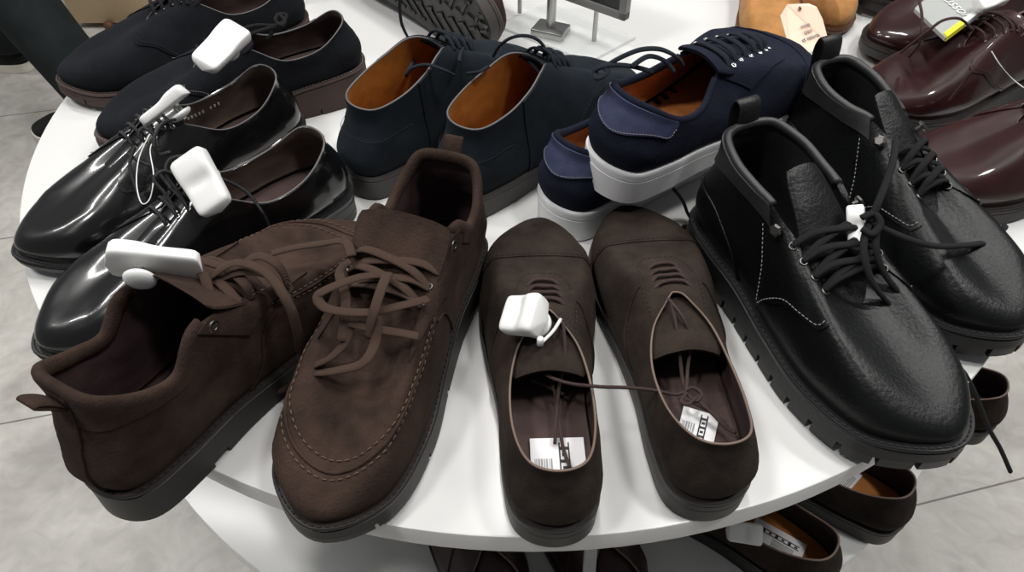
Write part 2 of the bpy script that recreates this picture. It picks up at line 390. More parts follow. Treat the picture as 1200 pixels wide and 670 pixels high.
def stitches(mb, pts, ln=.0028, gap=.0016, r=.00035):
    """dashes of thread along a polyline"""
    d = 0; seg = []; on = True; target = ln; cur = [pts[0]]
    for a, b in zip(pts, pts[1:]):
        L_ = (b - a).length; pos = 0
        while L_ - pos > target - d and L_ > 0:
            pos += target - d; q = a + (b - a) * (pos / L_)
            if on: cur.append(q); seg.append(cur)
            on = not on; d = 0; target = ln if on else gap; cur = [q] if on else []
        d += L_ - pos
        if on: cur.append(b)
    for c in seg:
        if (c[-1] - c[0]).length > 1e-4: sweep(mb, [c[0], c[-1]], r, r, k=4, sm=0)

def ring_pts(L, us, w, zfun):
    us = np.asarray(us, float); p = L.O(us) + L.nrm(us) * w
    return [(float(a), float(b), float(zfun(b))) for a, b in p]
def cap(mb, ring, flip):
    n = len(ring); h = n // 2; o = len(mb.v); mb.v += [tuple(p) for p in ring]
    fs = []
    for i in range(h):
        a, b, c, d = i, i + 1, (n - i - 1) % n, (n - i) % n
        f = [a, b, c, d]; g = []
        for x in f:
            if x not in g: g.append(x)
        if len(g) > 2: fs.append(tuple(x + o for x in (g[::-1] if flip else g)))
    mb.f += fs

def bottom(y, L, spring=.010, y0=.19):
    t = max(0, (y / L.sy - y0) / (.295 - y0)); return spring * t * t
def make_sole(L, spec, mats, root, mir):
    us = [14 * i / 140 for i in range(140)]
    w = spec.get('welt', .004); sp = spec.get('spring', .010)
    zb = lambda y: bottom(y, L, sp)
    kind = spec.get('sole', 'flat')
    mb = MB()
    zf = L.zfeather
    def loft(rings):
        P = np.array(rings).transpose(1, 0, 2); mb.grid(P, closed=True, flip=True)
    if kind in ('dress',):
        # thin welted sole with raised waist and a stacked heel
        th = spec.get('th', .009); hy = .074 * L.sy
        def low(y): return max(zb(y), zf(y) - th) if y > .15 * L.sy else zf(y) - th
        wf = lambda k: [(*p[:2], z) for p, z in k]
        rings = [ring_pts(L, us, -.006, lambda y: zf(y) + .0005), ring_pts(L, us, w, lambda y: zf(y) + .0005), ring_pts(L, us, w + .0008, lambda y: zf(y) - .001),
                 ring_pts(L, us, w - .0006, lambda y: zf(y) - .0032), ring_pts(L, us, w + .0004, lambda y: zf(y) - .0038),
                 ring_pts(L, us, w - .0005, lambda y: low(y) + .0008), ring_pts(L, us, w - .0035, low)]
        loft(rings); cap(mb, rings[-1], False)
        sole = mb.build('sole', mats['sole'], root, sharp=40, mirror=mir)
        hb = MB(); hr = []
        N = 40
        for z, ins in ((zf(.03) - th + .001, -.0008), (.014, .0), (.0105, .0002), (.0100, .0014), (.0095, .0002), (.0012, .0), (0, .0012)):
            ring = []
            for i in range(N + 1):
                u = -2.55 + 5.1 * i / N
                O = L.O(u); n = L.nrm(u); p = O + n * (w - .001 - ins); ring.append((p[0], min(p[1], hy), z))
            front = []
            a, b = ring[-1], ring[0]
            for i in range(1, 12):
                t = i / 12; front.append((a[0] + (b[0] - a[0]) * t, hy - .006 * math.sin(PI * t), z))
            hr.append(ring + front)
        P = np.array(hr).transpose(1, 0, 2); hb.grid(P, closed=True, flip=True)
        n0 = len(hb.v); hb.v += hr[-1]; hb.f.append(tuple(range(n0, n0 + len(hr[-1])))[::1])
        hb.build('heel_block', mats['sole'], sole, sharp=40, mirror=mir)
    elif kind == 'flat':
        rings = [ring_pts(L, us, -.006, lambda y: zf(y) + .0005), ring_pts(L, us, w, lambda y: zf(y) + .0005), ring_pts(L, us, w + .0006, lambda y: zf(y) - .0008)]
        for k, (dz, dw) in enumerate(spec.get('bands', ((.004, 0), (.0046, -.0012), (.0052, 0)))):
            rings.append(ring_pts(L, us, w + dw, lambda y, dz=dz: max(zf(y) - dz, zb(y) + .002)))
        fl = spec.get('flare', 0)
        rings += [ring_pts(L, us, w + fl, lambda y: zb(y) + .0018), ring_pts(L, us, w + fl - .0018, zb)]
        loft(rings); cap(mb, rings[-1], False)
        sole = mb.build('sole', mats['sole'], root, sharp=40, mirror=mir)
    elif kind in ('lug', 'wedge', 'moc'):
        lug = {'lug': .010, 'wedge': .007, 'moc': .006}[kind]
        base = lambda y: zb(y) + lug
        rings = [ring_pts(L, us, -.006, lambda y: zf(y) + .0005), ring_pts(L, us, w, lambda y: zf(y) + .0005), ring_pts(L, us, w + .0008, lambda y: zf(y) - .0008),
                 ring_pts(L, us, w, lambda y: zf(y) - .0030), ring_pts(L, us, w - .0016, lambda y: zf(y) - .0038), ring_pts(L, us, w + .0002, lambda y: zf(y) - .0046),
                 ring_pts(L, us, w + .0012, base)]
        rings.append(ring_pts(L, us, w - .002, lambda y: base(y) - .0002))
        loft(rings); cap(mb, rings[-1], False)
        # tread blocks round the edge
        if kind == 'lug': spans = [(14 * i / 34 + .03, 14 * (i + 1) / 34 - .04) for i in range(34)]
        elif kind == 'wedge': spans = [(14 * i / 18 + .015, 14 * (i + 1) / 18 - .02) for i in range(18)]
        else: spans = [(-2.2, 2.2), (2.5, 4.0), (4.1, 5.1), (5.16, 6.2), (6.25, 7.75), (7.8, 8.84), (8.9, 9.9), (10.0, 11.5)]
        for a, b in spans:
            n = max(3, int((b - a) / .12)); uu = [a + (b - a) * i / n for i in range(n + 1)]
            dep = .016
            R0 = ring_pts(L, uu, w + .0012, lambda y: base(y) + .0006); R1 = ring_pts(L, uu, w + .0014, lambda y: zb(y) + .001)
            R2 = ring_pts(L, uu, w + .0004, zb); R3 = ring_pts(L, uu, w - dep, zb); R4 = ring_pts(L, uu, w - dep, lambda y: base(y) + .0006)
            G = np.array([R0, R1, R2, R3, R4]).transpose(1, 0, 2); mb.grid(G, flip=True)
            for idx, fl in ((0, False), (-1, True)):
                o = len(mb.v); mb.v += [tuple(p) for p in G[idx]]; f = tuple(range(o, o + 5)); mb.f.append(f if not fl else f[::-1])
        # inner tread bars
        for y in np.arange(.03, .27, .022):
            if kind != 'lug' and .08 < y < .13: continue
            wd = interp(y, [0, .05, .1, .2, .26, .29], [.012, .018, .018, .03, .02, .006])
            for sx in (-1, 1):
                Rm = Matrix.Rotation(sx * .5, 3, 'Z')
                box(mb, (sx * wd * .45, y, zb(y) + lug / 2), (wd * .8, .010, lug - .0004), Rm)
        sole = mb.build('sole', mats['sole'], root, sharp=40, mirror=mir)
    return sole

def make_shoe(name, spec, mats, M4, side='R', **kw):
    """a complete low shoe or boot; returns (root Empty, Last, mirror flag)"""
    mir = side == 'L'
    L = Last(spec['top'], spec['prof'], spec.get('outline', OUT), spec.get('zf', ((0, .026), (.08, .024), (.15, .017), (.21, .015), (.26, .019), (.30, .026))),
             spec.get('wl', 1.0), spec.get('ww', 1.0), spec.get('wrinkle', .0009))
    root = empty(name, M4)
    us = [14 * i / NU for i in range(NU)]; vs = [j / NV for j in range(NV + 1)]
    outer = L.grid(us, vs); t = spec.get('thick', .0022)
    inner = L.grid(us, vs[3:], -t)
    mb = MB(); mb.grid(outer, closed=True)
    rim = np.stack([outer[:, -1], (outer[:, -1] + inner[:, -1]) / 2 + np.array((0, 0, .0006)), inner[:, -1]], 1)
    mb.grid(rim, closed=True)
    # toe underside skirt so that the upper is tucked into the sole
    sk = outer[:, 0].copy(); sk[:, 2] -= .003
    mb.grid(np.stack([sk, outer[:, 0]], 1), closed=True)
    mb.build('upper', mats['upper'], root, mirror=mir, sharp=70)
    lb = MB(); lb.grid(inner, closed=True, flip=True)
    lb.build('lining', mats['lining'], root, mirror=mir)
    ib = MB(); ring = ring_pts(L, [14 * i / 84 for i in range(84)], -.0012, lambda y: L.zfeather(y) + .0035); cap(ib, ring, True)
    ib.build('insole', mats.get('insole', mats['lining']), root, mirror=mir)
    make_sole(L, spec, mats, root, mir)
    if spec.get('binding'):
        r = spec['binding']; bb = MB(); tp = [Vector(((outer[i, -1] + inner[i, -1]) / 2).tolist()) for i in range(0, NU, 1)]
        bu = spec.get('bind_u')
        if bu: tp2 = [Vector(((L.S(u, 1) + L.S(u, 1, -t)) / 2).tolist()) for u in np.linspace(bu[0], bu[1], 60)]; sweep(bb, tp2, r, r, k=8, sm=0)
        else: sweep(bb, tp, r, r, k=8, sm=0, closed=True)
        bb.build(spec.get('binding_name', 'topline_binding'), mats['binding'], root, mirror=mir)
    return root, L, mir

def part_sweep(name, material, root, paths, a, b=None, mir=False, k=8, sm=6, up=(0, 0, 1)):
    mb = MB()
    for p in paths: sweep(mb, p, a, b, k=k, sm=sm, up=up)
    return mb.build(name, material, root, mirror=mir)

def V(a): return Vector(a.tolist()) if hasattr(a, 'tolist') else Vector(a)
def tongue(L, root, material, pts, mir, th=.003, sag=.6, name='tongue'):
    """pts: (y, z, half width), front to top"""
    ys = cat([Vector(p) for p in pts], 6); G = []; Gb = []
    for p in ys:
        y, z, hw = p; row = []; rb = []
        for j in range(13):
            a = -1 + 2 * j / 12; x = a * hw; dz = -sag * hw * a * a * .55
            yy = y + .0
            w = .0006 * noise.noise(Vector((x * 60, y * 60, 3)))
            row.append((x, yy, z + dz + w)); rb.append((x * .99, yy - .0 + th * .3, z + dz - th + w))
        G.append(row); Gb.append(rb)
    mb = MB()
    full = [list(r) + [((r[-1][0] + b[-1][0]) / 2 + .0008, r[-1][1], (r[-1][2] + b[-1][2]) / 2)] + b[::-1] + [((r[0][0] + b[0][0]) / 2 - .0008, r[0][1], (r[0][2] + b[0][2]) / 2)] + [r[0]] for r, b in zip(G, Gb)]
    mb.grid(np.array(full), flip=True)
    o = len(mb.v); e = full[-1][:-1]; mb.v += e
    n = 13
    for j in range(n - 1):
        mb.f.append((o + j, o + j + 1, o + 2 * n - j - 1, o + 2 * n - j))
    return mb.build(name, material, root, mirror=mir, sharp=60)

def eyelets(L, root, uvs, mir, material, r=.0028, name='eyelet'):
    for (u, v) in uvs:
        mb = MB(); p = V(L.S(u, v, .0016)); q = V(L.S(u, v, .01)); n = (q - p).normalized()
        R = n.to_track_quat('Z', 'Y').to_matrix()
        N = 16; vs = []; prof = [(r, -.0006), (r * 1.05, .0004), (r * .8, .0009), (r * .52, .0005), (r * .5, -.0006)]
        for rr_, z in prof:
            for k in range(N): vs.append(p + R @ Vector((rr_ * math.cos(2 * PI * k / N), rr_ * math.sin(2 * PI * k / N), z)))
        fs = [(i * N + k, i * N + (k + 1) % N, (i + 1) * N + (k + 1) % N, (i + 1) * N + k) for i in range(4) for k in range(N)]
        mb.add(vs, fs); mb.build(name, material, root, mirror=mir)

def lace_cross(L, us_l, v, hgt, bars=False, off=.003):
    """paths of laces between the two facings; us_l: outer-side u per eyelet from toe to top"""
    paths = []
    P = []
    for i, u in enumerate(us_l):
        vv = v[i] if isinstance(v, (list, tuple)) else v
        a = V(L.S(u, vv, off)); b = V(L.S(14 - u, vv, off)); P.append((a, b))
    for i, (a, b) in enumerate(P):
        if bars or i == 0:
            m = (a + b) / 2 + Vector((0, 0, hgt))
            paths.append([a - Vector((0, 0, .002)), a * .85 + b * .15 + Vector((0, 0, hgt * .7)), m, a * .15 + b * .85 + Vector((0, 0, hgt * .7)), b - Vector((0, 0, .002))])
        if not bars and i < len(P) - 1:
            c, d = P[i + 1]
            for s_, (p, q) in enumerate(((a, d), (b, c))):
                h = hgt + s_ * .0022; 
                paths.append([p - Vector((0, 0, .002)), p * .8 + q * .2 + Vector((0, 0, h * .8)), (p + q) / 2 + Vector((0, 0, h)), p * .2 + q * .8 + Vector((0, 0, h * .8)), q - Vector((0, 0, .002))])
    return paths, P

def place(p, yaw, roll=0, pitch=0, z=0, pivot=(0, .147, 0)):
    """centre of the footprint at p (x, y), toe pointing to yaw (deg ccw from +Y)"""
    R = Matrix.Rotation(math.radians(yaw), 4, 'Z') @ Matrix.Rotation(math.radians(pitch), 4, 'X') @ Matrix.Rotation(math.radians(roll), 4, 'Y')
    return Matrix.Translation((p[0], p[1], TZ + z)) @ R @ Matrix.Translation(-Vector(pivot))

def loose(root, pts, mir):
    """world points (x, y, z) -> local points of the shoe, unmirrored so MB can mirror them"""
    inv = root.matrix_world.inverted(); out = []
    for p in pts:
        q = inv @ Vector(p)
        out.append(Vector((-q.x if mir else q.x, q.y, q.z)))
    return out
def P_(px, py, z=0.0): return at(px, py, z)

# ------------------------------------------------------------------ shoe kinds
def v_at_y(L, u, yc):
    lo, hi = 0.0, 1.0
    for _ in range(18):
        m = (lo + hi) / 2
        if L.raw(u, m)[1] > yc: lo = m
        else: hi = m
    return lo
def top_xy(L, x, y, off=.0015):
    """point of the upper's outside above (x, y)"""
    if not hasattr(L, 'cache'):
        L.cu, L.cv = np.meshgrid(np.linspace(0, 14, 561)[:-1], np.linspace(.03, 1, 120), indexing='ij'); L.cache = L.raw(L.cu, L.cv)
    d = (L.cache[..., 0] - x) ** 2 + (L.cache[..., 1] - y) ** 2
    i = np.unravel_index(np.argmin(d), d.shape); return V(L.S(L.cu[i], L.cv[i], off))
def u_where_y(L, yc, lo=4.0, hi=7.0):
    for _ in range(30):
        m = (lo + hi) / 2
        if L.O(m)[1] < yc: lo = m
        else: hi = m
    return lo
def seam(L, root, name, material, lines, mir, off=.0006, r=.0007):
    for uv in lines:
        mb = MB(); sweep(mb, surf_line(L, uv, off), r, r, k=6, sm=0); mb.build(name, material, root, mirror=mir)
def stitching(L, root, material, lines, mir, off=.0014, ln=.0028, gap=.0016, r=.00035, pts=None):
    for p in [surf_line(L, uv, off, 10) for uv in lines] + list(pts or []):
        mb = MB(); stitches(mb, p, ln, gap, r); mb.build('stitching', material, root, mirror=mir)
def cap_line(L, yc, off, n=50):
    a = u_where_y(L, yc); out = []
    for i in range(n + 1):
        u = a + .02 + (14 - 2 * a - .04) * i / n
        if L.O(u)[1] < yc: continue
        out.append(V(L.S(u, v_at_y(L, u, yc - .004 * 0), off)))
    return out

def sticker(L, root, mir, at_xy, rot, size=(.036, .048), name='price_sticker', band=True):
    z = L.zfeather(at_xy[1]) + .0050
    R = Matrix.Rotation(rot, 3, 'Z')
    mb = MB(); box(mb, (at_xy[0], at_xy[1], z), (size[0], size[1], .0008), R, bev=.0003)
    # rounded paper
    s = mb.build('price_sticker', M['sticker'], root, sharp=40, mirror=False)
    s['label'] = 'white price sticker with barcode'
    bb = MB(); x = -size[0] * .42
    rnd = random.Random(3)
    while x < -size[0] * .08:
        w = rnd.choice((.0005, .0008, .0012)); box(bb, Vector((at_xy[0], at_xy[1], z + .0005)) + R @ Vector((x, -size[1] * .12, 0)), (w, size[1] * .42, .0002), R); x += w + rnd.choice((.0006, .0009))
    bb.build('barcode', M['grey_ink'], s, smooth=False)
    kb = MB(); w = size[0] * .17
    cx = size[0] * .12
    box(kb, Vector((at_xy[0], at_xy[1], z + .0005)) + R @ Vector((cx - w / 2, 0, 0)), (.0010, size[1] * .8, .0002), R)
    box(kb, Vector((at_xy[0], at_xy[1], z + .0005)) + R @ Vector((cx + w / 2, 0, 0)), (.0010, size[1] * .8, .0002), R)
    y = -size[1] * .34
    for k in range(6):
        h = size[1] * .06
        box(kb, Vector((at_xy[0], at_xy[1], z + .0005)) + R @ Vector((cx, y, 0)), (w * (.9 if k % 2 else .5), h, .0002), R); y += size[1] * .125
    kb.build('print', M['ink'], s, smooth=False)
    return s

def oxford(M4, side, label, loose_laces=(), stk=None, lace_dir=1):
    spec = dict(top=TOP_OX, prof=LOWP, sole='flat', welt=.0035, spring=.010, binding=.0009, ww=.925, bands=((.0040, 0), (.0046, -.0012), (.0052, 0), (.0105, .0002), (.0110, -.0006), (.0115, .0002)),
                zf=((0, .027), (.08, .024), (.15, .0185), (.21, .0165), (.26, .019), (.30, .024)))
    mats = dict(upper=M['brown_suede'], lining=M['plum_lining'], insole=M['dark_lining'], sole=M['brown_rubber'], binding=M['binding_brown'])
    root, L, mir = make_shoe('oxford_shoe', spec, mats, M4, side)
    tag(root, label, 'shoe', 'brown suede cap toe oxfords')
    yc = .222; a = u_where_y(L, yc) + .03
    patch(L, 'toe_cap', M['brown_suede'], root, a, 14 - a, 0.0, lambda u: max(v_at_y(L, u, yc), .02), .0010, mir, nu=50, nv=12)
    cl = cap_line(L, yc + .003, .0018)
    eye = [[top_xy(L, sx * x, y, .0012) for x, y in ((.020, .132), (.0215, .150), (.0205, .176), (.013, .193), (.0, .197))] for sx in (-1, 1)]
    stitching(L, root, M['thread_dark'], [], mir, pts=[cl] + [cat(e, 8) for e in eye], r=.0003)
    q = [(3.3, .02), (3.7, .35), (4.3, .6), (4.9, .78)]
    seam(L, root, 'quarter_seam', M['brown_suede'], [q, [(14 - u, v) for u, v in q]], mir, r=.0009)
    bars = []
    for i, y in enumerate((.153, .162, .171, .180)):
        w = .0135 - .0005 * i
        e0 = top_xy(L, -w, y - .001, -.0008); e1 = top_xy(L, w, y - .001, -.0008); m = top_xy(L, 0, y + .002, .0026)
        m0 = top_xy(L, -w * .6, y + .001, .0026); m1 = top_xy(L, w * .6, y + .001, .0026)
        bars.append([e0, m0, m, m1, e1])
    tongue(L, root, M['brown_suede'], [(.165, .068, .018), (.145, .071, .023), (.125, .071, .0265), (.105, .069, .027), (.098, .067, .024)], mir, sag=.7)
    paths = bars
    part_sweep('laces', M['dark_brown_lace'], root, paths, .0016, .0014, mir)
    if loose_laces:
        for l in loose_laces: mb = MB(); sweep(mb, loose(root, l, mir), .0013, .0013, k=7); mb.build('lace_end', M['dark_brown_lace'], root, mirror=mir)
    if stk: sticker(L, root, mir, *stk)
    return root, L, mir

def moc_boot(M4, side, label, loose_laces=()):
    spec = dict(top=TOP_MOC, prof=[BHEEL, BHEEL, B4, B4, B4, B5, B6, TOEP], outline=OUT_ROUND, sole='moc', ww=.90, welt=.0045, spring=.012, thick=.003, wrinkle=.0015,
                zf=((0, .034), (.08, .031), (.15, .025), (.21, .022), (.26, .025), (.30, .031)))
    mats = dict(upper=M['moc_suede'], lining=M['plum_lining'], insole=M['plum_lining'], sole=M['brown_rubber'])
    root, L, mir = make_shoe('moc_toe_boot', spec, mats, M4, side)
    tag(root, label, 'boot', 'brown suede moc toe boots')
    # padded collar roll
    mb = MB(); pts = []
    for u in np.linspace(-4.3, 4.3, 60): pts.append(V((L.S(u, .985) + L.S(u, .985, -.006)) / 2))
    sweep(mb, pts, .0040, .0060, k=10, sm=0); mb.build('padded_collar', M['moc_suede'], root, mirror=mir)
    # collar outer panel, facing, counter strip
    patch(L, 'collar_panel', M['moc_suede'], root, -3.6, 3.6, lambda u: .80 - .06 * math.cos(u * .9), .985, .0010, mir, nu=60, nv=6)
    for s_ in (1, -1):
        f = (lambda u: .50 + .34 * max(0, (5.0 - u)) / 1.0 * .6)
        u0, u1 = (4.02, 5.75) if s_ > 0 else (14 - 5.75, 14 - 4.02)
        lo = (lambda u, s_=s_: .66 + .10 * math.sin((u if s_ > 0 else 14 - u) * 1.4))
        patch(L, 'facing', M['moc_suede'], root, u0, u1, lo, .995, .0018, mir, nu=24, nv=10)
    patch(L, 'heel_strip', M['moc_suede'], root, -.34, .34, .05, .97, .0016, mir, nu=8, nv=20)
    # moc seam on the vamp
    seam_uv = [(4.75, .66), (5.2, .57), (5.7, .51), (6.3, .515), (7, .56), (7.7, .515), (8.3, .51), (8.8, .57), (9.25, .66)]
    seam(L, root, 'apron_seam', M['moc_suede'], [seam_uv], mir, off=.0004, r=.0014)
    s2 = [(u, v + .055) for u, v in seam_uv]; s3 = [(u, v - .04) for u, v in seam_uv]
    side_l = [(4.05, .64), (4.6, .58), (5.3, .62), (5.75, .68)]
    stitching(L, root, M['thread_brown'], [s2, s3], mir, off=.0009, ln=.0034, gap=.0022, r=.00045)
    wl = []
    mbw = MB()
    stitches(mbw, [Vector(p) for p in ring_pts(L, [14 * i / 160 for i in range(161)], .0030, lambda y: L.zfeather(y) + .0011)], .0035, .002, .0005)
    mbw.build('welt_stitching', M['thread_dark'], root, mirror=mir)
    q = [(3.2, .02), (3.55, .3), (4.0, .5), (4.6, .60)]
    seam(L, root, 'quarter_seam', M['moc_suede'], [q, [(14 - u, v) for u, v in q]], mir, r=.0010)
    # ghillie slit in the side
    tongue(L, root, M['moc_suede'], [(.200, .066, .020), (.178, .080, .027), (.155, .097, .031), (.132, .114, .0345), (.111, .131, .036), (.105, .137, .033)], mir, th=.004, sag=.35)
    us = [5.62, 5.35, 5.08]; lv = .93
    paths, E = lace_cross(L, us, lv, .009)
    part_sweep('laces', M['brown_lace'], root, paths, .0038, .0011, mir)
    eyelets(L, root, [(4.25, .90), (14 - 4.25, .90)], mir, M['gunmetal'], r=.0042)
    eyelets(L, root, [(u, lv) for u in us] + [(14 - u, lv) for u in us], mir, M['gunmetal'], r=.0026)
    # pull tab
    b = V(L.S(0, .97, .002)); mb = MB()
    ribbon(mb, [(.002, -.012), (-.003, -.001), (-.007, .005), (-.011, .009), (-.0125, .0085), (-.0095, .004), (-.005, -.002), (-.001, -.010)], b, .0080, .0011); mb.build('pull_tab', M['moc_suede'], root, mirror=mir, sharp=50)
    if loose_laces:
        for l in loose_laces: mb = MB(); sweep(mb, loose(root, l, mir), .0036, .0012, k=10); mb.build('lace_end', M['brown_lace'], root, mirror=mir)
    return root, L, mir

def derby(M4, side, label, group, mats, spec_over=None, loose_laces=(), lace_r=.0014, lace='black_wax_lace', eyes='bright_eyelet', thread='thread_dark', foil=False, name='derby_shoe', bars=True, facing_lo=.50):
    spec = dict(top=TOP_DERBY, prof=[HEELP, HEELP, SIDEP, SIDEP, B4, B5, TOE6P, TOEP], sole='dress', welt=.006, spring=.012, binding=.0009, th=.0095,
                zf=((0, .031), (.06, .029), (.12, .024), (.17, .0135), (.21, .011), (.26, .015), (.30, .022)))
    spec.update(spec_over or {})
    root, L, mir = make_shoe(name, spec, mats, M4, side)
    tag(root, label, 'shoe', group)
    for s_ in (1, -1):
        u0, u1 = (1.6, 5.93) if s_ > 0 else (14 - 5.93, 14 - 1.6)
        def lo(u, s_=s_):
            w = u if s_ > 0 else 14 - u
            return float(np.interp(w, [1.6, 3.0, 3.7, 4.3, 4.9, 5.35, 5.6, 5.93], [.04, .04, .10, .34, facing_lo, facing_lo + .08, facing_lo + .18, .93]))
        patch(L, 'quarter', mats['upper'], root, u0, u1, lo, .992, .0013, mir, nu=56, nv=14)
        ln = [(w if s_ > 0 else 14 - w, lo(w if s_ > 0 else 14 - w) + .035) for w in (3.0, 3.6, 4.2, 4.8, 5.3, 5.6)]
        if s_ > 0: lines = [ln]
        else: lines.append(ln)
    stitching(L, root, M[thread], lines, mir, off=.0024, ln=.0016, gap=.0008, r=.0003)
    mbw = MB()
    stitches(mbw, [Vector(p) for p in ring_pts(L, [14 * i / 200 for i in range(201)], spec['welt'] * .62, lambda y: L.zfeather(y) + .0011)], .0026, .0012, .00045)
    mbw.build('welt_stitching', M[thread], root, mirror=mir)
    tongue(L, root, mats['upper'], [(.196, .066, .014), (.178, .074, .018), (.158, .082, .021), (.140, .091, .023), (.124, .098, .024), (.117, .100, .020)], mir, sag=.6)
    us = [5.85, 5.55, 5.25, 4.95, 4.65]; lv = .93
    paths, E = lace_cross(L, us, lv, .006, bars=bars)
    part_sweep('laces', M[lace], root, paths, lace_r * 1.2, lace_r, mir)
    eyelets(L, root, [(u, lv) for u in us] + [(14 - u, lv) for u in us], mir, M[eyes], r=.0021)
    if foil:
        fb = MB(); z = L.zfeather(.06) + .02
        for k in range(9):
            if k == 5: continue
            p = L.S(14 - 2.75 + .10 * (k - 4), .62, -.0030); n = (L.S(14 - 2.75 + .10 * (k - 4), .62, -.006) - p); n /= np.linalg.norm(n)
            R = Vector(n.tolist()).to_track_quat('Z', 'Y').to_matrix()
            box(fb, p.tolist(), (.0022, .0030, .0006), R)
        fb.build('foil_print', M['silver_print'], root, mirror=mir, smooth=False)
    if loose_laces:
        for l in loose_laces: mb = MB(); sweep(mb, loose(root, l, mir), lace_r * 1.1, lace_r, k=7); mb.build('lace_end', M[lace], root, mirror=mir)
    return root, L, mir

def chukka(M4, side, label, loose_laces=()):
    spec = dict(top=TOP_CHUK, prof=[BHEEL, BHEEL, B4, B4, B4, B5, B6, TOEP], sole='flat', welt=.003, spring=.010, binding=.0010, thick=.0024, ww=.92,
                bands=((.004, 0), (.0046, -.001), (.0052, 0)), zf=((0, .028), (.08, .025), (.15, .018), (.21, .016), (.26, .018), (.30, .024)))
    mats = dict(upper=M['chukka_suede'], lining=M['tan_lining'], insole=M['tan_lining'], sole=M['grey_rubber'], binding=M['binding_grey'])
    root, L, mir = make_shoe('chukka_boot', spec, mats, M4, side)
    tag(root, label, 'boot', 'navy suede chukka boots with tan lining')
    for s_ in (1, -1):
        u0, u1 = (2.6, 5.9) if s_ > 0 else (14 - 5.9, 14 - 2.6)
        def lo(u, s_=s_):
            w = u if s_ > 0 else 14 - u
            return float(np.interp(w, [2.6, 3.3, 4.0, 4.7, 5.2, 5.6, 5.9], [.05, .1, .36, .50, .56, .70, .93]))
        patch(L, 'quarter', mats['upper'], root, u0, u1, lo, .992, .0012, mir, nu=44, nv=12)
        ln = [(w if s_ > 0 else 14 - w, lo(w if s_ > 0 else 14 - w) + .03) for w in (2.9, 3.6, 4.2, 4.8, 5.3, 5.6)]
        lines = [ln] if s_ > 0 else lines + [ln]
    lines += [[(-2.2, .55), (-1, .60), (0, .62), (1, .60), (2.2, .55)]]
    stitching(L, root, M['thread_dark'], lines, mir, off=.0018, ln=.002, gap=.001, r=.0003)
    tongue(L, root, mats['upper'], [(.190, .067, .015), (.172, .079, .019), (.155, .093, .021), (.138, .108, .023), (.124, .119, .022), (.120, .121, .018)], mir, sag=.5)
    us = [5.8, 5.5, 5.2, 4.9]
    paths, E = lace_cross(L, us, .93, .007)
    part_sweep('laces', M['navy_lace'], root, paths, .0020, .0016, mir)
    if loose_laces:
        for l in loose_laces: mb = MB(); sweep(mb, loose(root, l, mir), .0019, .0016, k=7); mb.build('lace_end', M['navy_lace'], root, mirror=mir)
    return root, L, mir

def sneaker(M4, side, label, loose_laces=()):
    spec = dict(top=TOP_SNK, prof=LOWP[:5] + [BALLP, TOE6P, TOEP], outline=OUT_ROUND, sole='flat', welt=.0032, spring=.006, thick=.003, wrinkle=.001, flare=-.001,
                bands=((.0035, .0004), (.0075, .0004), (.0083, -.0008), (.0092, .0003)), zf=((0, .036), (.08, .033), (.15, .028), (.21, .026), (.26, .028), (.30, .032)), ww=1.0)
    spec['top'] = [(x, y, z + .008) for x, y, z in TOP_SNK]
    mats = dict(upper=M['sneaker_suede'], lining=M['cognac_lining'], insole=M['cognac_lining'], sole=M['white_rubber'])
    root, L, mir = make_shoe('sneaker', spec, mats, M4, side)
    tag(root, label, 'sneaker', 'navy suede sneakers with white soles')
    mb = MB(); pts = [V((L.S(u, .985) + L.S(u, .985, -.005)) / 2) for u in np.linspace(-4.2, 4.2, 60)]
    sweep(mb, pts, .0030, .0042, k=10, sm=0); mb.build('padded_collar', M['sneaker_suede'], root, mirror=mir)
    patch(L, 'heel_tab', M['blue_leather'], root, -1.88, 1.88, (lambda u: .50 + .10 * (1 - math.cos(u * 2.6)) * .5 + .38 * max(0, (abs(u) - 1.55) / .35) ** 2), .992, .0018, mir, nu=50, nv=12)
    stitching(L, root, M['thread_grey'], [[(u, .02 + (lambda u: .50 + .10 * (1 - math.cos(u * 2.6)) * .5 + .38 * max(0, (abs(u) - 1.55) / .35) ** 2)(u)) for u in np.linspace(-1.82, 1.82, 25)]], mir, off=.0022, ln=.0018, gap=.0008, r=.0003)
    for s_ in (1, -1):
        u0, u1 = (4.3, 6.4) if s_ > 0 else (14 - 6.4, 14 - 4.3)
        lo = (lambda u, s_=s_: float(np.interp(u if s_ > 0 else 14 - u, [4.3, 4.8, 5.4, 6.0, 6.4], [.60, .64, .70, .78, .93])))
        patch(L, 'facing', M['sneaker_suede'], root, u0, u1, lo, .992, .0013, mir, nu=30, nv=8)
    seam(L, root, 'toe_seam', M['sneaker_suede'], [[(4.9, .05), (5.3, .35), (5.8, .55), (6.4, .62), (7, .62), (7.6, .62), (8.2, .55), (8.7, .35), (9.1, .05)]], mir, r=.0009)
    tongue(L, root, mats['upper'], [(.220, .063, .013), (.195, .074, .018), (.170, .083, .022), (.145, .091, .025), (.120, .098, .026), (.106, .102, .022)], mir, th=.004, sag=.5)
    us = [6.35, 6.05, 5.75, 5.45, 5.15, 4.85]
    paths, E = lace_cross(L, us, .93, .0055, bars=True)
    part_sweep('laces', M['navy_lace'], root, paths, .0032, .0013, mir)
    eyelets(L, root, [(u, .90) for u in us] + [(14 - u, .90) for u in us], mir, M['bright_eyelet'], r=.0024)
    if loose_laces:
        for l in loose_laces: mb = MB(); sweep(mb, loose(root, l, mir), .0026, .0016, k=8); mb.build('lace_end', M['navy_lace'], root, mirror=mir)
    return root, L, mir

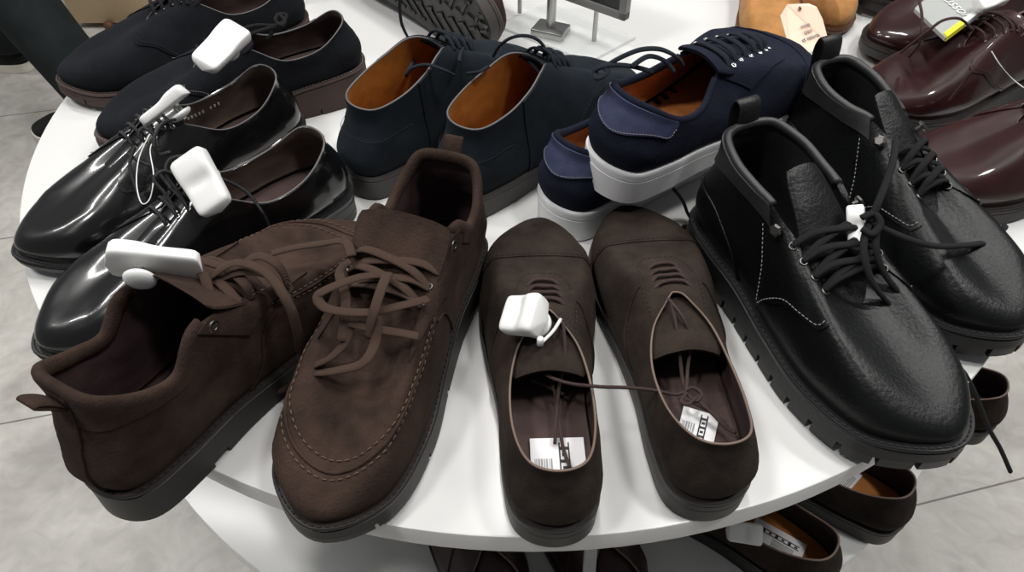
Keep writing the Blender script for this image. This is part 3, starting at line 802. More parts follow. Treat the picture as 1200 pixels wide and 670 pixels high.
TOP_BOOT_SHUT = [(0, .014, .132), (.022, .022, .132), (.031, .048, .127), (.028, .074, .123), (.019, .098, .121), (.013, .122, .110), (.012, .155, .090), (0, .174, .077)]
def lace_boot(M4, side, label, loose_laces=(), shut=False):
    spec = dict(top=TOP_BOOT_SHUT if shut else TOP_BOOT, prof=[BHEEL, BHEEL, B4, B4, B4, B5, B6, TOEP], outline=OUT_ROUND, sole='lug', welt=.0065, spring=.014, thick=.003, wrinkle=.0005, ww=.95, wl=.955,
                zf=((0, .040), (.08, .036), (.15, .029), (.21, .027), (.26, .031), (.30, .038)))
    mats = dict(upper=M['black_leather'], lining=M['black_smooth'], insole=M['black_lining'], sole=M['black_rubber'])
    root, L, mir = make_shoe('lace_up_boot', spec, mats, M4, side)
    tag(root, label, 'boot', 'black leather lace-up boots')
    patch(L, 'padded_collar', M['black_smooth'], root, -3.98, 3.98, lambda u: .78 - .05 * math.cos(u), 1.0, .0022, mir, nu=70, nv=8)
    mb = MB(); pts = [V((L.S(u, .99) + L.S(u, .99, -.005)) / 2) for u in np.linspace(-4.02, 4.02, 70)]
    sweep(mb, pts, .0036, .0046, k=10, sm=0); mb.build('collar_roll', M['black_smooth'], root, mirror=mir)
    for s_ in (1, -1):
        u0, u1 = (3.55, 5.9) if s_ > 0 else (14 - 5.9, 14 - 3.55)
        def lo(u, s_=s_):
            w = u if s_ > 0 else 14 - u
            return float(np.interp(w, [3.55, 3.8, 4.3, 4.8, 5.2, 5.55, 5.9], [.12, .30, .44, .50, .55, .68, .93]))
        hi = lambda u, s_=s_: float(np.interp(u if s_ > 0 else 14 - u, [3.55, 3.9, 4.08], [.79, .84, .985]))
        patch(L, 'facing', M['black_leather'], root, u0, u1, lo, hi, .0016, mir, nu=44, nv=14)
        ln = [(w if s_ > 0 else 14 - w, lo(w if s_ > 0 else 14 - w) + .03) for w in (3.62, 3.85, 4.3, 4.8, 5.2, 5.5)]
        st = [(w if s_ > 0 else 14 - w, v) for w, v in ((3.66, .78), (3.62, .6), (3.6, .4), (3.6, .18))]
        lines = [ln, st] if s_ > 0 else lines + [ln, st]
    stitching(L, root, M['thread_grey'], lines, mir, off=.0024, ln=.0024, gap=.0012, r=.0004)
    hc = [(2.9, .03), (2.6, .28), (2.0, .42), (1.2, .48), (0, .5)]
    seam(L, root, 'counter_seam', M['black_leather'], [hc, [(-u, v) for u, v in hc]], mir, r=.0012)
    mbw = MB()
    stitches(mbw, [Vector(p) for p in ring_pts(L, [14 * i / 160 for i in range(161)], .0045, lambda y: L.zfeather(y) + .0011)], .0035, .0018, .0006)
    mbw.build('welt_stitching', M['thread_dark'], root, mirror=mir)
    tongue(L, root, M['black_leather'], [(y, z, hw * (.72 if shut else 1)) for y, z, hw in [(.192, .066, .020), (.172, .076, .028), (.152, .090, .029), (.130, .104, .025), (.110, .119, .020), (.090, .133, .016), (.082, .138, .013)]], mir, th=.0035, sag=.4)
    us = [5.92, 5.62, 5.30, 4.95]
    paths, E = lace_cross(L, us, .91, .008)
    part_sweep('laces', M['black_lace'], root, paths, .0032, .0018, mir)
    eyelets(L, root, [(u, .90) for u in us] + [(14 - u, .90) for u in us], mir, M['gunmetal'], r=.0034)
    # speed hook studs
    for u in (4.40, 14 - 4.40):
        p = V(L.S(u, .88, .002)); n = (V(L.S(u, .88, .01)) - p).normalized(); R = n.to_track_quat('Z', 'Y').to_matrix()
        hb = MB(); lathe(hb, [(.0024, -.001), (.0024, .004), (.0052, .0045), (.0052, .0062), (.0035, .0072)], 6, p, R); hb.build('lace_stud', M['gunmetal'], root, mirror=mir, sharp=30)
    b = V(L.S(0, .97, .003)); mb = MB()
    ribbon(mb, [(.000, -.022), (-.004, -.004), (-.006, .010), (-.004, .020), (.000, .023), (.004, .020), (.006, .010), (.007, -.004)], b, .0105, .0012); mb.build('pull_tab', M['black_matte'], root, mirror=mir, sharp=50)
    if loose_laces:
        for l in loose_laces: mb = MB(); sweep(mb, loose(root, l, mir), .0028, .0020, k=8); mb.build('lace_end', M['black_lace'], root, mirror=mir)
    return root, L, mir

# ------------------------------------------------------------------ security tags
def security_tag(label, M4, size=(.034, .066, .017), pin=True, clasp=False):
    """long moulded tag, thicker at one end, with a thumb hollow"""
    root = empty('security_tag', M4); tag(root, label, 'security tag', 'white anti-theft tags')
    w, l, h = size; mb = MB(); rings = []
    for i in range(25):
        t = i / 24; y = (t - .5) * l
        e = (1 - abs(2 * t - 1) ** 14) ** (1 / 2.2)
        ww = w * .5 * (.90 + .10 * t) * max(e, .02)
        hh = h * (.74 + .26 * (1 / (1 + math.exp(-(t - .58) * 18)))) * max(e, .02)
        dip = .15 * h * math.exp(-((t - .5) / .09) ** 2)
        ring = []
        for k in range(28):
            a = 2 * PI * k / 28; c, s_ = math.cos(a), math.sin(a); p = .38
            x = ww * math.copysign(abs(c) ** p, c); z = math.copysign(abs(s_) ** p, s_)
            zz = (z * .5 + .5) * hh - h * .31 - (dip * max(0, 1 - (x / (w * .36)) ** 2) if z > 0 else 0)
            ring.append((x, y, zz))
        rings.append(ring)
    vs = [p for r in rings for p in r]; n = 28
    fs = [(i * n + k, i * n + (k + 1) % n, (i + 1) * n + (k + 1) % n, (i + 1) * n + k) for i in range(24) for k in range(n)]
    fs = [f[::-1] for f in fs]
    fs.append(tuple(range(n))); fs.append(tuple(24 * n + k for k in range(n))[::-1])
    mb.add(vs, fs); mb.build('body', M['tag_white'], root, sharp=60)
    if pin:
        pb = MB(); lathe(pb, [(.0095, -.0012), (.0105, .0), (.0100, .0018), (.0075, .0036), (.003, .0045)], 28, (0, l * .12, -h * .31 - .0085), Matrix.Rotation(PI, 3, 'X'))
        pb.build('pin_head', M['tag_white'], root)
        qb = MB(); lathe(qb, [(.0012, 0), (.0012, .012)], 10, (0, l * .12, -h * .31 - .0095)); qb.build('pin', M['steel'], root)
    return root
def tag_m(loc, ydir, zdir):
    y = Vector(ydir).normalized(); z = Vector(zdir); z = (z - y * z.dot(y)).normalized(); x = y.cross(z)
    R = Matrix((x, y, z)).transposed().to_4x4(); return Matrix.Translation(loc) @ R
#@@SCENE
# ------------------------------------------------------------------ the setting
def build_setting():
    mb = MB(); mb.add([(-4, -2.5, 0), (4, -2.5, 0), (4, 6, 0), (-4, 6, 0)], [(0, 1, 2, 3)])
    tag(mb.build('floor', M['floor'], smooth=False), 'grey stone-look tiled floor of the shop', 'floor', kind='structure')
build_setting()

TC = (.0135, .757)
def round_table():
    root = empty('display_table', Matrix.Translation((TC[0], TC[1], 0)))
    tag(root, 'round white two-tier display table carrying the shoes', 'table')
    def disc(name, r, top, th, dx=0.0):
        mb = MB(); b = .0015
        lathe(mb, [(.001, top - th), (r - b, top - th), (r, top - th + b), (r, top - b), (r - b * .3, top - b * .3), (r - b, top), (r * .5, top), (.001, top)], 160, (dx, 0, 0))
        return mb.build(name, M['table'], root, sharp=30)
    disc('table_top', .545, TZ, .024)
    disc('lower_shelf', .55, TZ - .25, .024, .022)
    disc('base_plate', .40, .03, .03)
    mb = MB(); lathe(mb, [(.10, .03), (.10, TZ - .274)], 48); mb.build('pedestal', M['table'], root, sharp=30)
    mb = MB(); lathe(mb, [(.06, TZ - .25), (.06, TZ - .024)], 48); mb.build('column', M['table'], root, sharp=30)
round_table()

# ------------------------------------------------------------------ the shoes
def W(*pts):
    """(px, py, z) triples -> world points"""
    return [at(a, b, c) for a, b, c in pts]
oxford(place((.025, .352), 1.6), 'L', 'dark brown suede cap-toe oxford with a white square tag, left of the pair',
       stk=((.004, .046), 0.0, (.038, .040)), loose_laces=[
       W((655, 375, .078), (648, 400, .07), (640, 425, .05), (650, 460, .04), (656, 500, .036), (660, 525, .034), (668, 548, .036)),
       W((660, 378, .078), (662, 420, .065), (655, 455, .046), (652, 490, .038), (650, 520, .034)),
       W((622, 445, .045), (640, 452, .04), (660, 462, .04))])
oxford(place((.122, .370), 5), 'R', 'dark brown suede cap-toe oxford whose toe is tucked under the raised sneaker', stk=((.002, .056), -.45, (.026, .030)), loose_laces=[
       W((783, 350, .080), (800, 372, .076), (809, 400, .062), (806, 430, .052), (804, 458, .048)),
       W((786, 352, .080), (793, 385, .070), (797, 420, .056), (800, 445, .048), (806, 462, .046), (816, 470, .046), (822, 462, .048), (812, 454, .050), (803, 458, .048)),
       W((803, 459, .048), (790, 462, .05), (765, 457, .065), (735, 454, .072), (705, 453, .070), (672, 450, .066), (650, 444, .060), (638, 438, .056)),
       W((805, 460, .048), (798, 470, .047), (806, 474, .047), (815, 466, .047)),
       W((815, 468, .046), (835, 485, .042), (850, 500, .040), (862, 507, .042)),
       W((805, 468, .046), (828, 480, .042), (846, 492, .040), (852, 500, .040))])
moc_boot(place((-.089, .349), 163), 'R', 'chocolate suede moc-toe boot pointing at the viewer with its wide toe at the table edge', loose_laces=[
       W((318, 297, .090), (345, 290, .098), (378, 285, .108), (404, 283, .118), (412, 300, .120)),
       W((445, 322, .112), (420, 325, .120), (385, 338, .122), (372, 348, .120), (385, 362, .116), (430, 366, .112), (470, 358, .110), (502, 350, .106)),
       W((430, 395, .100), (438, 365, .116), (448, 335, .122), (455, 320, .118)),
       W((440, 372, .112), (440, 400, .100), (425, 425, .095), (395, 434, .085), (370, 436, .072), (364, 430, .070), (385, 420, .085), (405, 400, .095), (410, 375, .105)),
       W((410, 378, .104), (440, 385, .104), (470, 390, .100), (490, 394, .096)),
       W((400, 400, .096), (405, 350, .110), (398, 320, .112), (410, 305, .118))])
moc_boot(place((-.205, .360), -28.5), 'L', 'chocolate suede moc-toe boot seen from its heel, sticking out over the left table edge', loose_laces=[
       W((228, 305, .122), (240, 325, .124), (245, 345, .118)),
       W((245, 325, .120), (275, 308, .128), (310, 318, .126), (335, 350, .115), (348, 385, .09), (352, 420, .05), (345, 445, .025), (330, 457, .012), (312, 455, .010), (302, 449, .012)),
       W((275, 320, .116), (300, 300, .124), (325, 310, .120), (338, 335, .100), (334, 342, .095)),
       W((250, 330, .114), (285, 318, .122), (318, 325, .112), (330, 345, .098)),
       W((262, 312, .118), (285, 330, .118), (296, 350, .104))])
BK = dict(upper=M['black_gloss'], lining=M['grey_lining'], insole=M['dark_lining'], sole=M['black_rubber'], binding=M['binding_grey'])
derby(place((-.272, .464), 134), 'R', 'polished black derby nearer the viewer with a large white tag on its side', 'polished black leather derbies', BK, loose_laces=[
       W((250, 205, .100), (285, 222, .092), (305, 245, .078), (317, 272, .050), (319, 300, .020), (312, 318, .006)),
       W((205, 245, .088), (192, 225, .098), (180, 210, .105), (192, 200, .108), (212, 208, .102)),
       W((215, 232, .092), (195, 205, .104), (200, 186, .108), (222, 182, .106))])
derby(place((-.337, .570), 136), 'L', 'polished black derby behind its twin, silver print on the insole wall', 'polished black leather derbies', BK, foil=True, loose_laces=[
       W((205, 140, .108), (190, 145, .116), (180, 165, .116), (186, 180, .106), (200, 178, .104)),
       W((172, 168, .100), (162, 158, .108), (168, 150, .112), (180, 158, .108), (186, 172, .102)),
       W((150, 180, .092), (165, 190, .094), (180, 196, .09), (196, 215, .085), (206, 226, .085)),
       W((158, 172, .098), (152, 195, .094), (160, 222, .085), (166, 238, .082))])
NB = dict(upper=M['navy_suede'], lining=M['dark_lining'], sole=M['cocoa_rubber'], binding=M['binding_grey'])
NO = dict(sole='wedge', welt=.005, zf=((0, .042), (.08, .036), (.15, .025), (.21, .020), (.26, .022), (.30, .027)), top=[(x, y, z + .003) for x, y, z in TOP_DERBY])
derby(place((-.308, .713), 117), 'R', 'blue-black suede derby on a brown wedge sole with a white tag on its laces', 'blue-black suede derbies', NB, NO, lace_r=.0018, lace='black_lace', eyes='gunmetal', thread='thread_grey', loose_laces=[
       W((255, 50, .116), (275, 38, .122), (298, 30, .122), (320, 30, .116), (330, 27, .116), (336, 18, .118), (326, 17, .12), (322, 25, .118)),
       W((262, 58, .112), (285, 44, .120), (305, 36, .118), (322, 32, .114), (318, 40, .108), (313, 46, .104)),
       W((322, 24, .118), (330, 30, .116), (334, 24, .118), (328, 18, .119))])
derby(place((-.393, .817), 118), 'L', 'blue-black suede derby on a brown wedge sole behind its tagged twin', 'blue-black suede derbies', NB, NO, lace_r=.0018, lace='black_lace', eyes='gunmetal')
BKS = dict(upper=M['black_matte'], lining=M['black_lining'], sole=M['black_rubber'], binding=M['black_matte'])
derby(place((-.330, 1.045), 118), 'R', 'black shoe behind the blue-black suede derbies, half out of the frame', 'black shoes at the far side', BKS, NO, lace='black_lace', eyes='gunmetal')
chukka(place((-.060, .681), -43), 'L', 'navy suede chukka with tan lining, left of its pair', loose_laces=[
       W((468, -8, .105), (470, 25, .070), (480, 48, .045), (488, 66, .070), (482, 76, .100), (476, 88, .108), (482, 80, .116), (500, 76, .120), (520, 82, .118), (532, 88, .110)),
       W((538, 72, .118), (540, 62, .112), (546, 50, .100), (548, 40, .09)),
       W((548, 86, .112), (562, 84, .118), (572, 78, .116))])
chukka(place((.038, .650), -43), 'R', 'navy suede chukka with tan lining, right of its pair and nearer the sneakers', loose_laces=[
       W((578, 66, 0.110), (585, 54, 0.122), (600, 44, 0.134), (618, 42, 0.136), (634, 50, 0.128), (642, 68, 0.114), (643, 92, 0.100)),
       W((612, 62, 0.114), (628, 80, 0.110), (640, 95, 0.100))])
sneaker(place((.185, .600), -49, roll=5, z=.060), 'R', 'navy suede sneaker lying on top of its twin, white sole raised off the table', loose_laces=[
       W((697, 82, .165), (706, 78, .168), (722, 76, .170), (742, 78, .170), (765, 84, .166)),
       W((712, 76, .168), (730, 66, .176), (752, 58, .182), (775, 58, .182), (795, 68, .172), (800, 76, .165)),
       W((740, 78, .172), (760, 66, .178), (780, 72, .172), (790, 84, .164)),
       W((697, 82, .163), (700, 92, .162), (712, 84, .166), (704, 76, .168)),
       W((790, 222, .050), (800, 235, .030), (806, 250, .010), (815, 262, .004), (800, 266, .003))])
sneaker(place((.144, .616), -47), 'L', 'navy suede sneaker under its twin, only its heel showing')
lace_boot(place((.2465, .384), -155.5), 'R', 'black leather lace-up boot nearest the viewer, its toe over the right table edge')
lace_boot(place((.345, .486), -155), 'L', 'black leather lace-up boot behind its twin, beside the burgundy shoes', shut=True, loose_laces=[
       W((1022, 262, .115), (1045, 272, .112), (1070, 282, .108), (1095, 288, .100), (1120, 288, .086), (1145, 286, .070), (1163, 282, .060), (1174, 270, .052), (1178, 265, .048)),
       W((1050, 165, .135), (1046, 190, .138), (1038, 215, .136), (1028, 240, .130), (1020, 260, .120)),
       W((1018, 262, .118), (1012, 290, .112), (1022, 330, .095), (1045, 360, .070), (1064, 385, .045), (1072, 408, .020)),
       W((1030, 262, .116), (1026, 285, .112), (1035, 318, .095), (1060, 352, .070), (1078, 385, .030), (1085, 400, .012), (1110, 420, .004), (1130, 438, .004), (1143, 462, -.020), (1158, 500, -.06), (1172, 525, -.085), (1184, 552, -.11)),
       W((1010, 255, .124), (1024, 250, .126), (1032, 262, .122), (1022, 274, .118), (1010, 268, .120))])
BG = dict(upper=M['burgundy'], lining=M['dark_lining'], sole=M['brown_rubber'], binding=M['binding_brown'])
BO = dict(sole='flat', welt=.006, bands=((.004, 0), (.0046, -.001), (.0052, 0)), zf=((0, .034), (.08, .030), (.15, .023), (.21, .020), (.26, .023), (.30, .028)), top=[(x, y, z + .004) for x, y, z in TOP_DERBY])
GB = 'burgundy leather derbies'
derby(place((.520, .600), 107), 'L', 'burgundy leather derby at the right edge, closest of the burgundy shoes', GB, BG, BO, lace='burgundy_lace', eyes='gunmetal')
derby(place((.528, .752), 113), 'R', 'burgundy leather derby with trailing laces, just below the grey card', GB, BG, BO, lace='burgundy_lace', eyes='gunmetal', loose_laces=[
       W((1165, 52, .11), (1152, 66, .105), (1140, 82, .095), (1128, 98, .08), (1112, 118, .06)),
       W((1140, 35, .115), (1125, 22, .125), (1105, 24, .125), (1088, 36, .115), (1070, 50, .10), (1055, 62, .085)),
       W((1075, -6, .12), (1080, 15, .115), (1080, 35, .105), (1077, 52, .09), (1065, 66, .07))])
derby(place((.580, .893), 115), 'L', 'burgundy leather derby lying under the grey card with a yellow strip', GB, BG, BO, lace='burgundy_lace', eyes='gunmetal')
derby(place((.610, 1.035), 118), 'R', 'burgundy leather derby at the top edge, its dark sole beside the peach tag', GB, BG, BO, lace='burgundy_lace', eyes='gunmetal')

# boot lying on its side, tread towards the viewer
def side_boot():
    Y = Vector((.70, -.72, 0)).normalized(); Z = Vector((.68, .66, .16)).normalized(); X = Y.cross(Z).normalized(); Z = X.cross(Y)
    R = Matrix((X, Y, Z)).transposed().to_4x4()
    M4 = Matrix.Translation((-.134, .916, TZ + .055)) @ R @ Matrix.Translation((0, -.147, 0))
    spec = dict(top=TOP_CHUK, prof=[BHEEL, BHEEL, B4, B4, B4, B5, B6, TOEP], outline=OUT_ROUND, sole='flat', welt=.004, spring=.004, binding=.0012)
    mats = dict(upper=M['brown_leather_dark'], lining=M['plum_lining'], sole=M['grey_rubber'], binding=M['binding_brown'])
    root, L, mir = make_shoe('ankle_boot', spec, mats, M4, 'R')
    tag(root, 'brown boot lying on its side with the grey patterned tread facing the viewer', 'boot')
    tb = MB(); rnd = random.Random(5)
    for y in np.arange(.020, .285, .020):
        wd = interp(y, [0, .05, .1, .15, .2, .26, .29], [.020, .030, .030, .036, .044, .034, .012])
        z = bottom(y, L, .004) - .0012
        for sx in (-1, 1):
            p = (sx * wd * .52, y, z); a = sx * .62
            box(tb, p, (wd * .85, .0042, .0026), Matrix.Rotation(a, 3, 'Z'))
            box(tb, (sx * wd * .80, y + .007, z), (.004, .014, .0026), Matrix.Rotation(-a * .4, 3, 'Z'))
            box(tb, (sx * wd * .22, y + .009, z), (.0036, .013, .0026), Matrix.Rotation(a * .6, 3, 'Z'))
    tb.build('tread', M['black_rubber'], root, smooth=False)
    wb = MB(); sweep(wb, [Vector(p) for p in ring_pts(L, [14 * i / 120 for i in range(120)], .0042, lambda y: L.zfeather(y) + .0004)], .0011, .0011, k=6, sm=0, closed=True)
    wb.build('welt', M['binding_brown'], root)
side_boot()

# tan suede shoes with brown tassels
def tan_shoe(p, yaw, side, label):
    spec = dict(top=[(x, y, z - .006) for x, y, z in TOP_OX], prof=LOWP, sole='flat', welt=.003, spring=.006, binding=.0010, wl=.88, ww=.78, zf=((0, .020), (.08, .018), (.15, .013), (.21, .011), (.26, .013), (.30, .016)))
    mats = dict(upper=M['tan_suede'], lining=M['tan_suede'], sole=M['brown_leather'], binding=M['brown_leather'])
    root, L, mir = make_shoe('loafer', spec, mats, place(p, yaw, pivot=(0, .13, 0)), side)
    tag(root, label, 'shoe', 'tan suede loafers')
    t = MB()
    for k in range(7):
        a = -1.2 + .4 * k
        sweep(t, [top_xy(L, 0, .150, .004), top_xy(L, .010 * math.sin(a), .165, .008), top_xy(L, .018 * math.sin(a), .182, .003)], .0022, .0015, k=6)
    sweep(t, [top_xy(L, -.022, .150, .002), top_xy(L, 0, .152, .007), top_xy(L, .022, .150, .002)], .0035, .0022, k=8)
    t.build('tassel', M['brown_leather'], root, mirror=mir)
tan_shoe((.345, .960), 172, 'L', 'tan suede loafer with a brown tassel, left of the peach tag')
tan_shoe((.437, 1.022), 172, 'R', 'tan suede loafer behind the peach tag, its right side showing')

# lower shelf
def lower(px, py, yaw, side, label, ins='tan_lining', stk=None, upper='brown_suede', name='oxford_shoe'):
    h = at(px, py, -.25); d = Vector((-math.sin(math.radians(yaw)), math.cos(math.radians(yaw))))
    c = Vector((h.x, h.y)) + d * .147
    spec = dict(top=TOP_OX, prof=LOWP, sole='flat', welt=.0035, spring=.010, binding=.0011, ww=.92)
    mats = dict(upper=M[upper], lining=M['plum_lining'], insole=M[ins], sole=M['brown_rubber'], binding=M['binding_brown'])
    root, L, mir = make_shoe('slip_on_shoe', spec, mats, place(c, yaw, z=-.25), side)
    tag(root, label, 'shoe', 'brown shoes on the lower shelf')
    q = [(3.3, .02), (3.7, .35), (4.3, .6), (4.9, .78)]
    seam(L, root, 'quarter_seam', M[upper], [q, [(14 - u, v) for u, v in q]], mir, r=.0009)
    tongue(L, root, M[upper], [(.165, .068, .018), (.145, .071, .023), (.125, .071, .0265), (.105, .069, .027)], mir, sag=.7)
    if stk: sticker(L, root, mir, *stk)
    return root, L, mir
lower(964, 694, 50, 'R', 'dark brown shoe on the lower shelf with tan insole and white sticker', stk=((.003, .058), .1, (.024, .052)))
lower(1050, 624, 52, 'L', 'dark brown shoe jutting off the lower shelf under the black boot toe', stk=((.0, .075), 1.4, (.036, .050)))
lower(1156, 506, 62, 'L', 'brown suede shoe end at the right of the lower shelf, beside the dangling lace', ins='dark_lining')
lower(622, 866, 16, 'L', 'brown leather shoe under the table front, left of the small white tag', ins='dark_lining', upper='burgundy_dull')
lower(768, 862, 16, 'R', 'brown leather shoe under the table front with a small white tag inside', ins='dark_lining', upper='burgundy_dull')

# ------------------------------------------------------------------ tags on the shoes
def px_tag(label, a, b, up, size, pin=True, flip=False):
    A = at(*a); B = at(*b)
    return security_tag(label, tag_m((A + B) / 2, B - A, up), (size[0], size[1], size[2]), pin)
px_tag('white anti-theft tag on the laces of the blue-black suede derby', (241, 74, .118), (278, 38, .128), (-.1, -.75, .65), (.031, .060, .014))
px_tag('white anti-theft tag on the nearer polished black derby, largest of the tags', (250, 236, .100), (226, 192, .118), (-.15, -.7, .7), (.032, .054, .014))
px_tag('white anti-theft tag on edge behind the laces of the farther black derby', (176, 138, .108), (210, 112, .120), (-.65, .2, .70), (.028, .050, .012))
px_tag('white anti-theft tag clipped over the collar of the left moc-toe boot', (222, 312, .128), (142, 306, .138), (-.55, .75, .25), (.031, .060, .013))
px_tag('white anti-theft tag seen end-on over the left cap-toe oxford', (604, 370, .086), (624, 371, .092), (-.05, -.35, .93), (.030, .033, .017))
px_tag('small white tag half hidden behind the knotted laces between the black boots', (1004, 284, .104), (1003, 248, .116), (-.5, -.6, .6), (.013, .034, .011), pin=False)
px_tag('white tag peeking from under the table edge above the lower-shelf shoe', (855, 622, -.185), (890, 626, -.185), (0, -.6, .8), (.020, .034, .010), pin=False)
px_tag('small white tag in the shoe opening just under the front table edge', (690, 672, -.17), (692, 640, -.17), (0, -.7, .7), (.012, .05, .010), pin=False)
px_tag('white roll-ended tag on top of the grey card at the top right', (1152, 4, .115), (1168, -2, .118), (0, -.5, .9), (.020, .034, .014), pin=False)
def wire(label, pts):
    mb = MB(); sweep(mb, pts, .0005, .0005, k=6); return tag(mb.build('tag_wire', M['tag_white'], None), label, 'wire', 'thin tag lanyards')
wire('thin white lanyard loop hanging from the laces of the farther black derby', W((175, 158, .108), (163, 185, .098), (160, 215, .09), (166, 238, .084), (176, 232, .086), (180, 205, .096), (176, 175, .105), (184, 160, .11)))
wire('thin white lanyard crossing the vamp of the left cap-toe oxford', W((678, 298, .052), (680, 315, .056), (677, 332, .062), (671, 352, .070)))
mbx = MB(); sweep(mbx, W((657, 374, .080), (648, 388, .083), (634, 402, .084)), .0013, .0013, k=8); lathe(mbx, [(.0014, -.001), (.0024, 0), (.0024, .006), (.0014, .0068)], 12, at(633, 403, .084))
tag(mbx.build('tag_pin', M['tag_white'], None), 'white pin poking out of the laces of the left cap-toe oxford', 'pin')
wire('bright lanyard hanging by the burgundy derby at the right edge', W((1162, 60, .10), (1172, 76, .09), (1186, 92, .075), (1200, 103, .07)))

# swing tag on the tan loafers
def slab(name, quad, th, material, parent=None, rnd=False):
    Q = [Vector(q) for q in quad]; n = (Q[1] - Q[0]).cross(Q[2] - Q[0]).normalized() * th
    mb = MB(); k = len(Q); mb.add(Q + [q - n for q in Q], [tuple(range(k)), tuple(range(2 * k - 1, k - 1, -1))] + [(i, i + k, (i + 1) % k + k, (i + 1) % k) for i in range(k)])
    return mb.build(name, material, parent, smooth=False)
def text(body, size, M4, material, parent, name='print', ext=.0002):
    c = bpy.data.curves.new(name, 'FONT'); c.body = body; c.size = size; c.extrude = ext; c.align_x = 'CENTER'; c.align_y = 'CENTER'
    o = bpy.data.objects.new(name, c); COL.objects.link(o)
    dg = bpy.context.evaluated_depsgraph_get(); me = bpy.data.meshes.new_from_object(o.evaluated_get(dg)); bpy.data.objects.remove(o)
    me.materials.clear(); me.materials.append(material); q = bpy.data.objects.new(name, me); COL.objects.link(q); q.parent = parent; q.matrix_local = M4; return q
q = W((929, 68, .060), (972, 52, .058), (964, 22, .078), (957, 8, .088), (948, 4, .090), (923, 5, .092), (915, 18, .082))
st = slab('swing_tag', q, .0012, M['peach'])
tag(st, 'peach card swing tag with small print leaning on the tan loafers', 'swing tag')
o1, o2 = q[0], q[1]; xd = (o2 - o1).normalized(); yd = (q[4] - (q[0] + q[1]) / 2); yd = (yd - xd * yd.dot(xd)).normalized(); zd = xd.cross(yd)
for i, tx in enumerate(('minis', 'tales', 'et naturel')):
    c = at(943, 30, .0755) + yd * (-.0075 * i) + zd * .0008
    text(tx, .0075, Matrix((xd, yd, zd)).transposed().to_4x4() if False else Matrix.Translation(c) @ Matrix((xd, yd, zd)).transposed().to_4x4(), M['grey_ink'], st)
hb = MB(); lathe(hb, [(.0014, 0), (.0022, .0004), (.0022, .0008), (.0014, .001)], 14, at(937, 10, .0885), Matrix((xd, yd, zd)).transposed()); hb.build('hole_rivet', M['brown_leather'], st)
# pale pink cloth liner by the tag
cl = MB(); G = []
c0 = at(962, -8, .06)
for i in range(16):
    row = []
    for j in range(10):
        x = -.028 + .056 * i / 15; y = -.03 + .06 * j / 9
        row.append((c0.x + x, c0.y + y, c0.z + .006 * math.sin(x * 160 + y * 30) + .02 - 6 * x * x))
    G.append(row)
cl.grid(np.array(G)); G2 = np.array(G)[:, ::-1].copy(); G2[..., 2] -= .0012; cl.grid(G2)
tag(cl.build('shoe_stuffing', M['pink'], None), 'pale pink tissue stuffing behind the peach tag', 'tissue')

# grey card with yellow and white edge
cq = W((1108, 44, .100), (1156, 8, .104), (1118, -28, .104), (1072, 10, .100))
gc = slab('info_card', cq, .004, M['card_grey'])
tag(gc, 'grey card with white lettering and a yellow strip on the burgundy shoes', 'card')
def lerp(a, b, t): return a + (b - a) * t
nrm_ = (cq[1] - cq[0]).cross(cq[2] - cq[0]).normalized()
def strip(name, a, b, w, m_):
    A = lerp(cq[0], cq[1], a); B = lerp(cq[0], cq[1], b); inw = (cq[3] - cq[0]).normalized() * w
    slab(name, [A + nrm_ * .0015 - inw * .25, B + nrm_ * .0015 - inw * .25, B + inw + nrm_ * .0015, A + inw + nrm_ * .0015], .006, m_, gc)
strip('yellow_strip', .02, .44, .006, M['yellow']); strip('white_strip', .46, 1.0, .006, M['tag_white'])
A = cq[3]; inw = (cq[1] - cq[0]).normalized() * .008
slab('white_edge', [cq[3] + nrm_ * .001, cq[3] + nrm_ * .001 + (cq[1] - cq[0]) * .0 + inw * .6, cq[2] + inw * .6 + nrm_ * .001, cq[2] + nrm_ * .001], .004, M['tag_white'], gc)
xd = (cq[0] - cq[3]).normalized(); yd = nrm_.cross(xd).normalized()
c = at(1121, 8, .1025) + nrm_ * .0006
text('gusson', .020, Matrix.Translation(c) @ Matrix((xd, yd, nrm_)).transposed().to_4x4(), M['tag_white'], gc)

# ------------------------------------------------------------------ stands behind the shoes
def sign():
    b1, b2 = at(696, 48, .004), at(609, 15, .004)
    base = empty('sign_holder', Matrix.Translation((b1.x, b1.y, TZ))); tag(base, 'black framed price sign on thin posts over a clear acrylic plate', 'sign')
    inv = base.matrix_world.inverted(); I = lambda p: inv @ p
    o = slab('acrylic_plate', [I(p) for p in W((745, 43, .0042), (640, 2, .0042), (585, 30, .0042), (690, 72, .0042))], .004, M['acrylic'], base)
    for p in (b1, b2):
        mb = MB(); lathe(mb, [(.0030, 0), (.0030, .046)], 16, I(p)); mb.build('post', M['steel'], base, sharp=40)
    d = (b2 - b1).normalized(); side = Vector((d.y, -d.x, 0)); up = Vector((0, 0, 1))
    c1 = b1 + up * .045 - d * .045; c2 = b2 + up * .045 + d * .03
    Wd = (c2 - c1).length; mid = (c1 + c2) / 2 + up * .075
    R = Matrix((d, up.cross(d) * 1, up)).transposed()
    loc = I(mid)
    fb = MB()
    for (cx, cz, w, h) in ((0, -.072, Wd, .010), (0, .072, Wd, .010), (-Wd / 2 + .005, 0, .010, .154), (Wd / 2 - .005, 0, .010, .154)):
        box(fb, loc + R @ Vector((cx, 0, cz)), (w, .012, h), R, bev=.001)
    fb.build('frame', M['frame_grey'], base, sharp=40)
    pb = MB(); box(pb, loc, (Wd - .016, .006, .138), R); pb.build('panel', M['black_frame'], base, smooth=False)
sign()
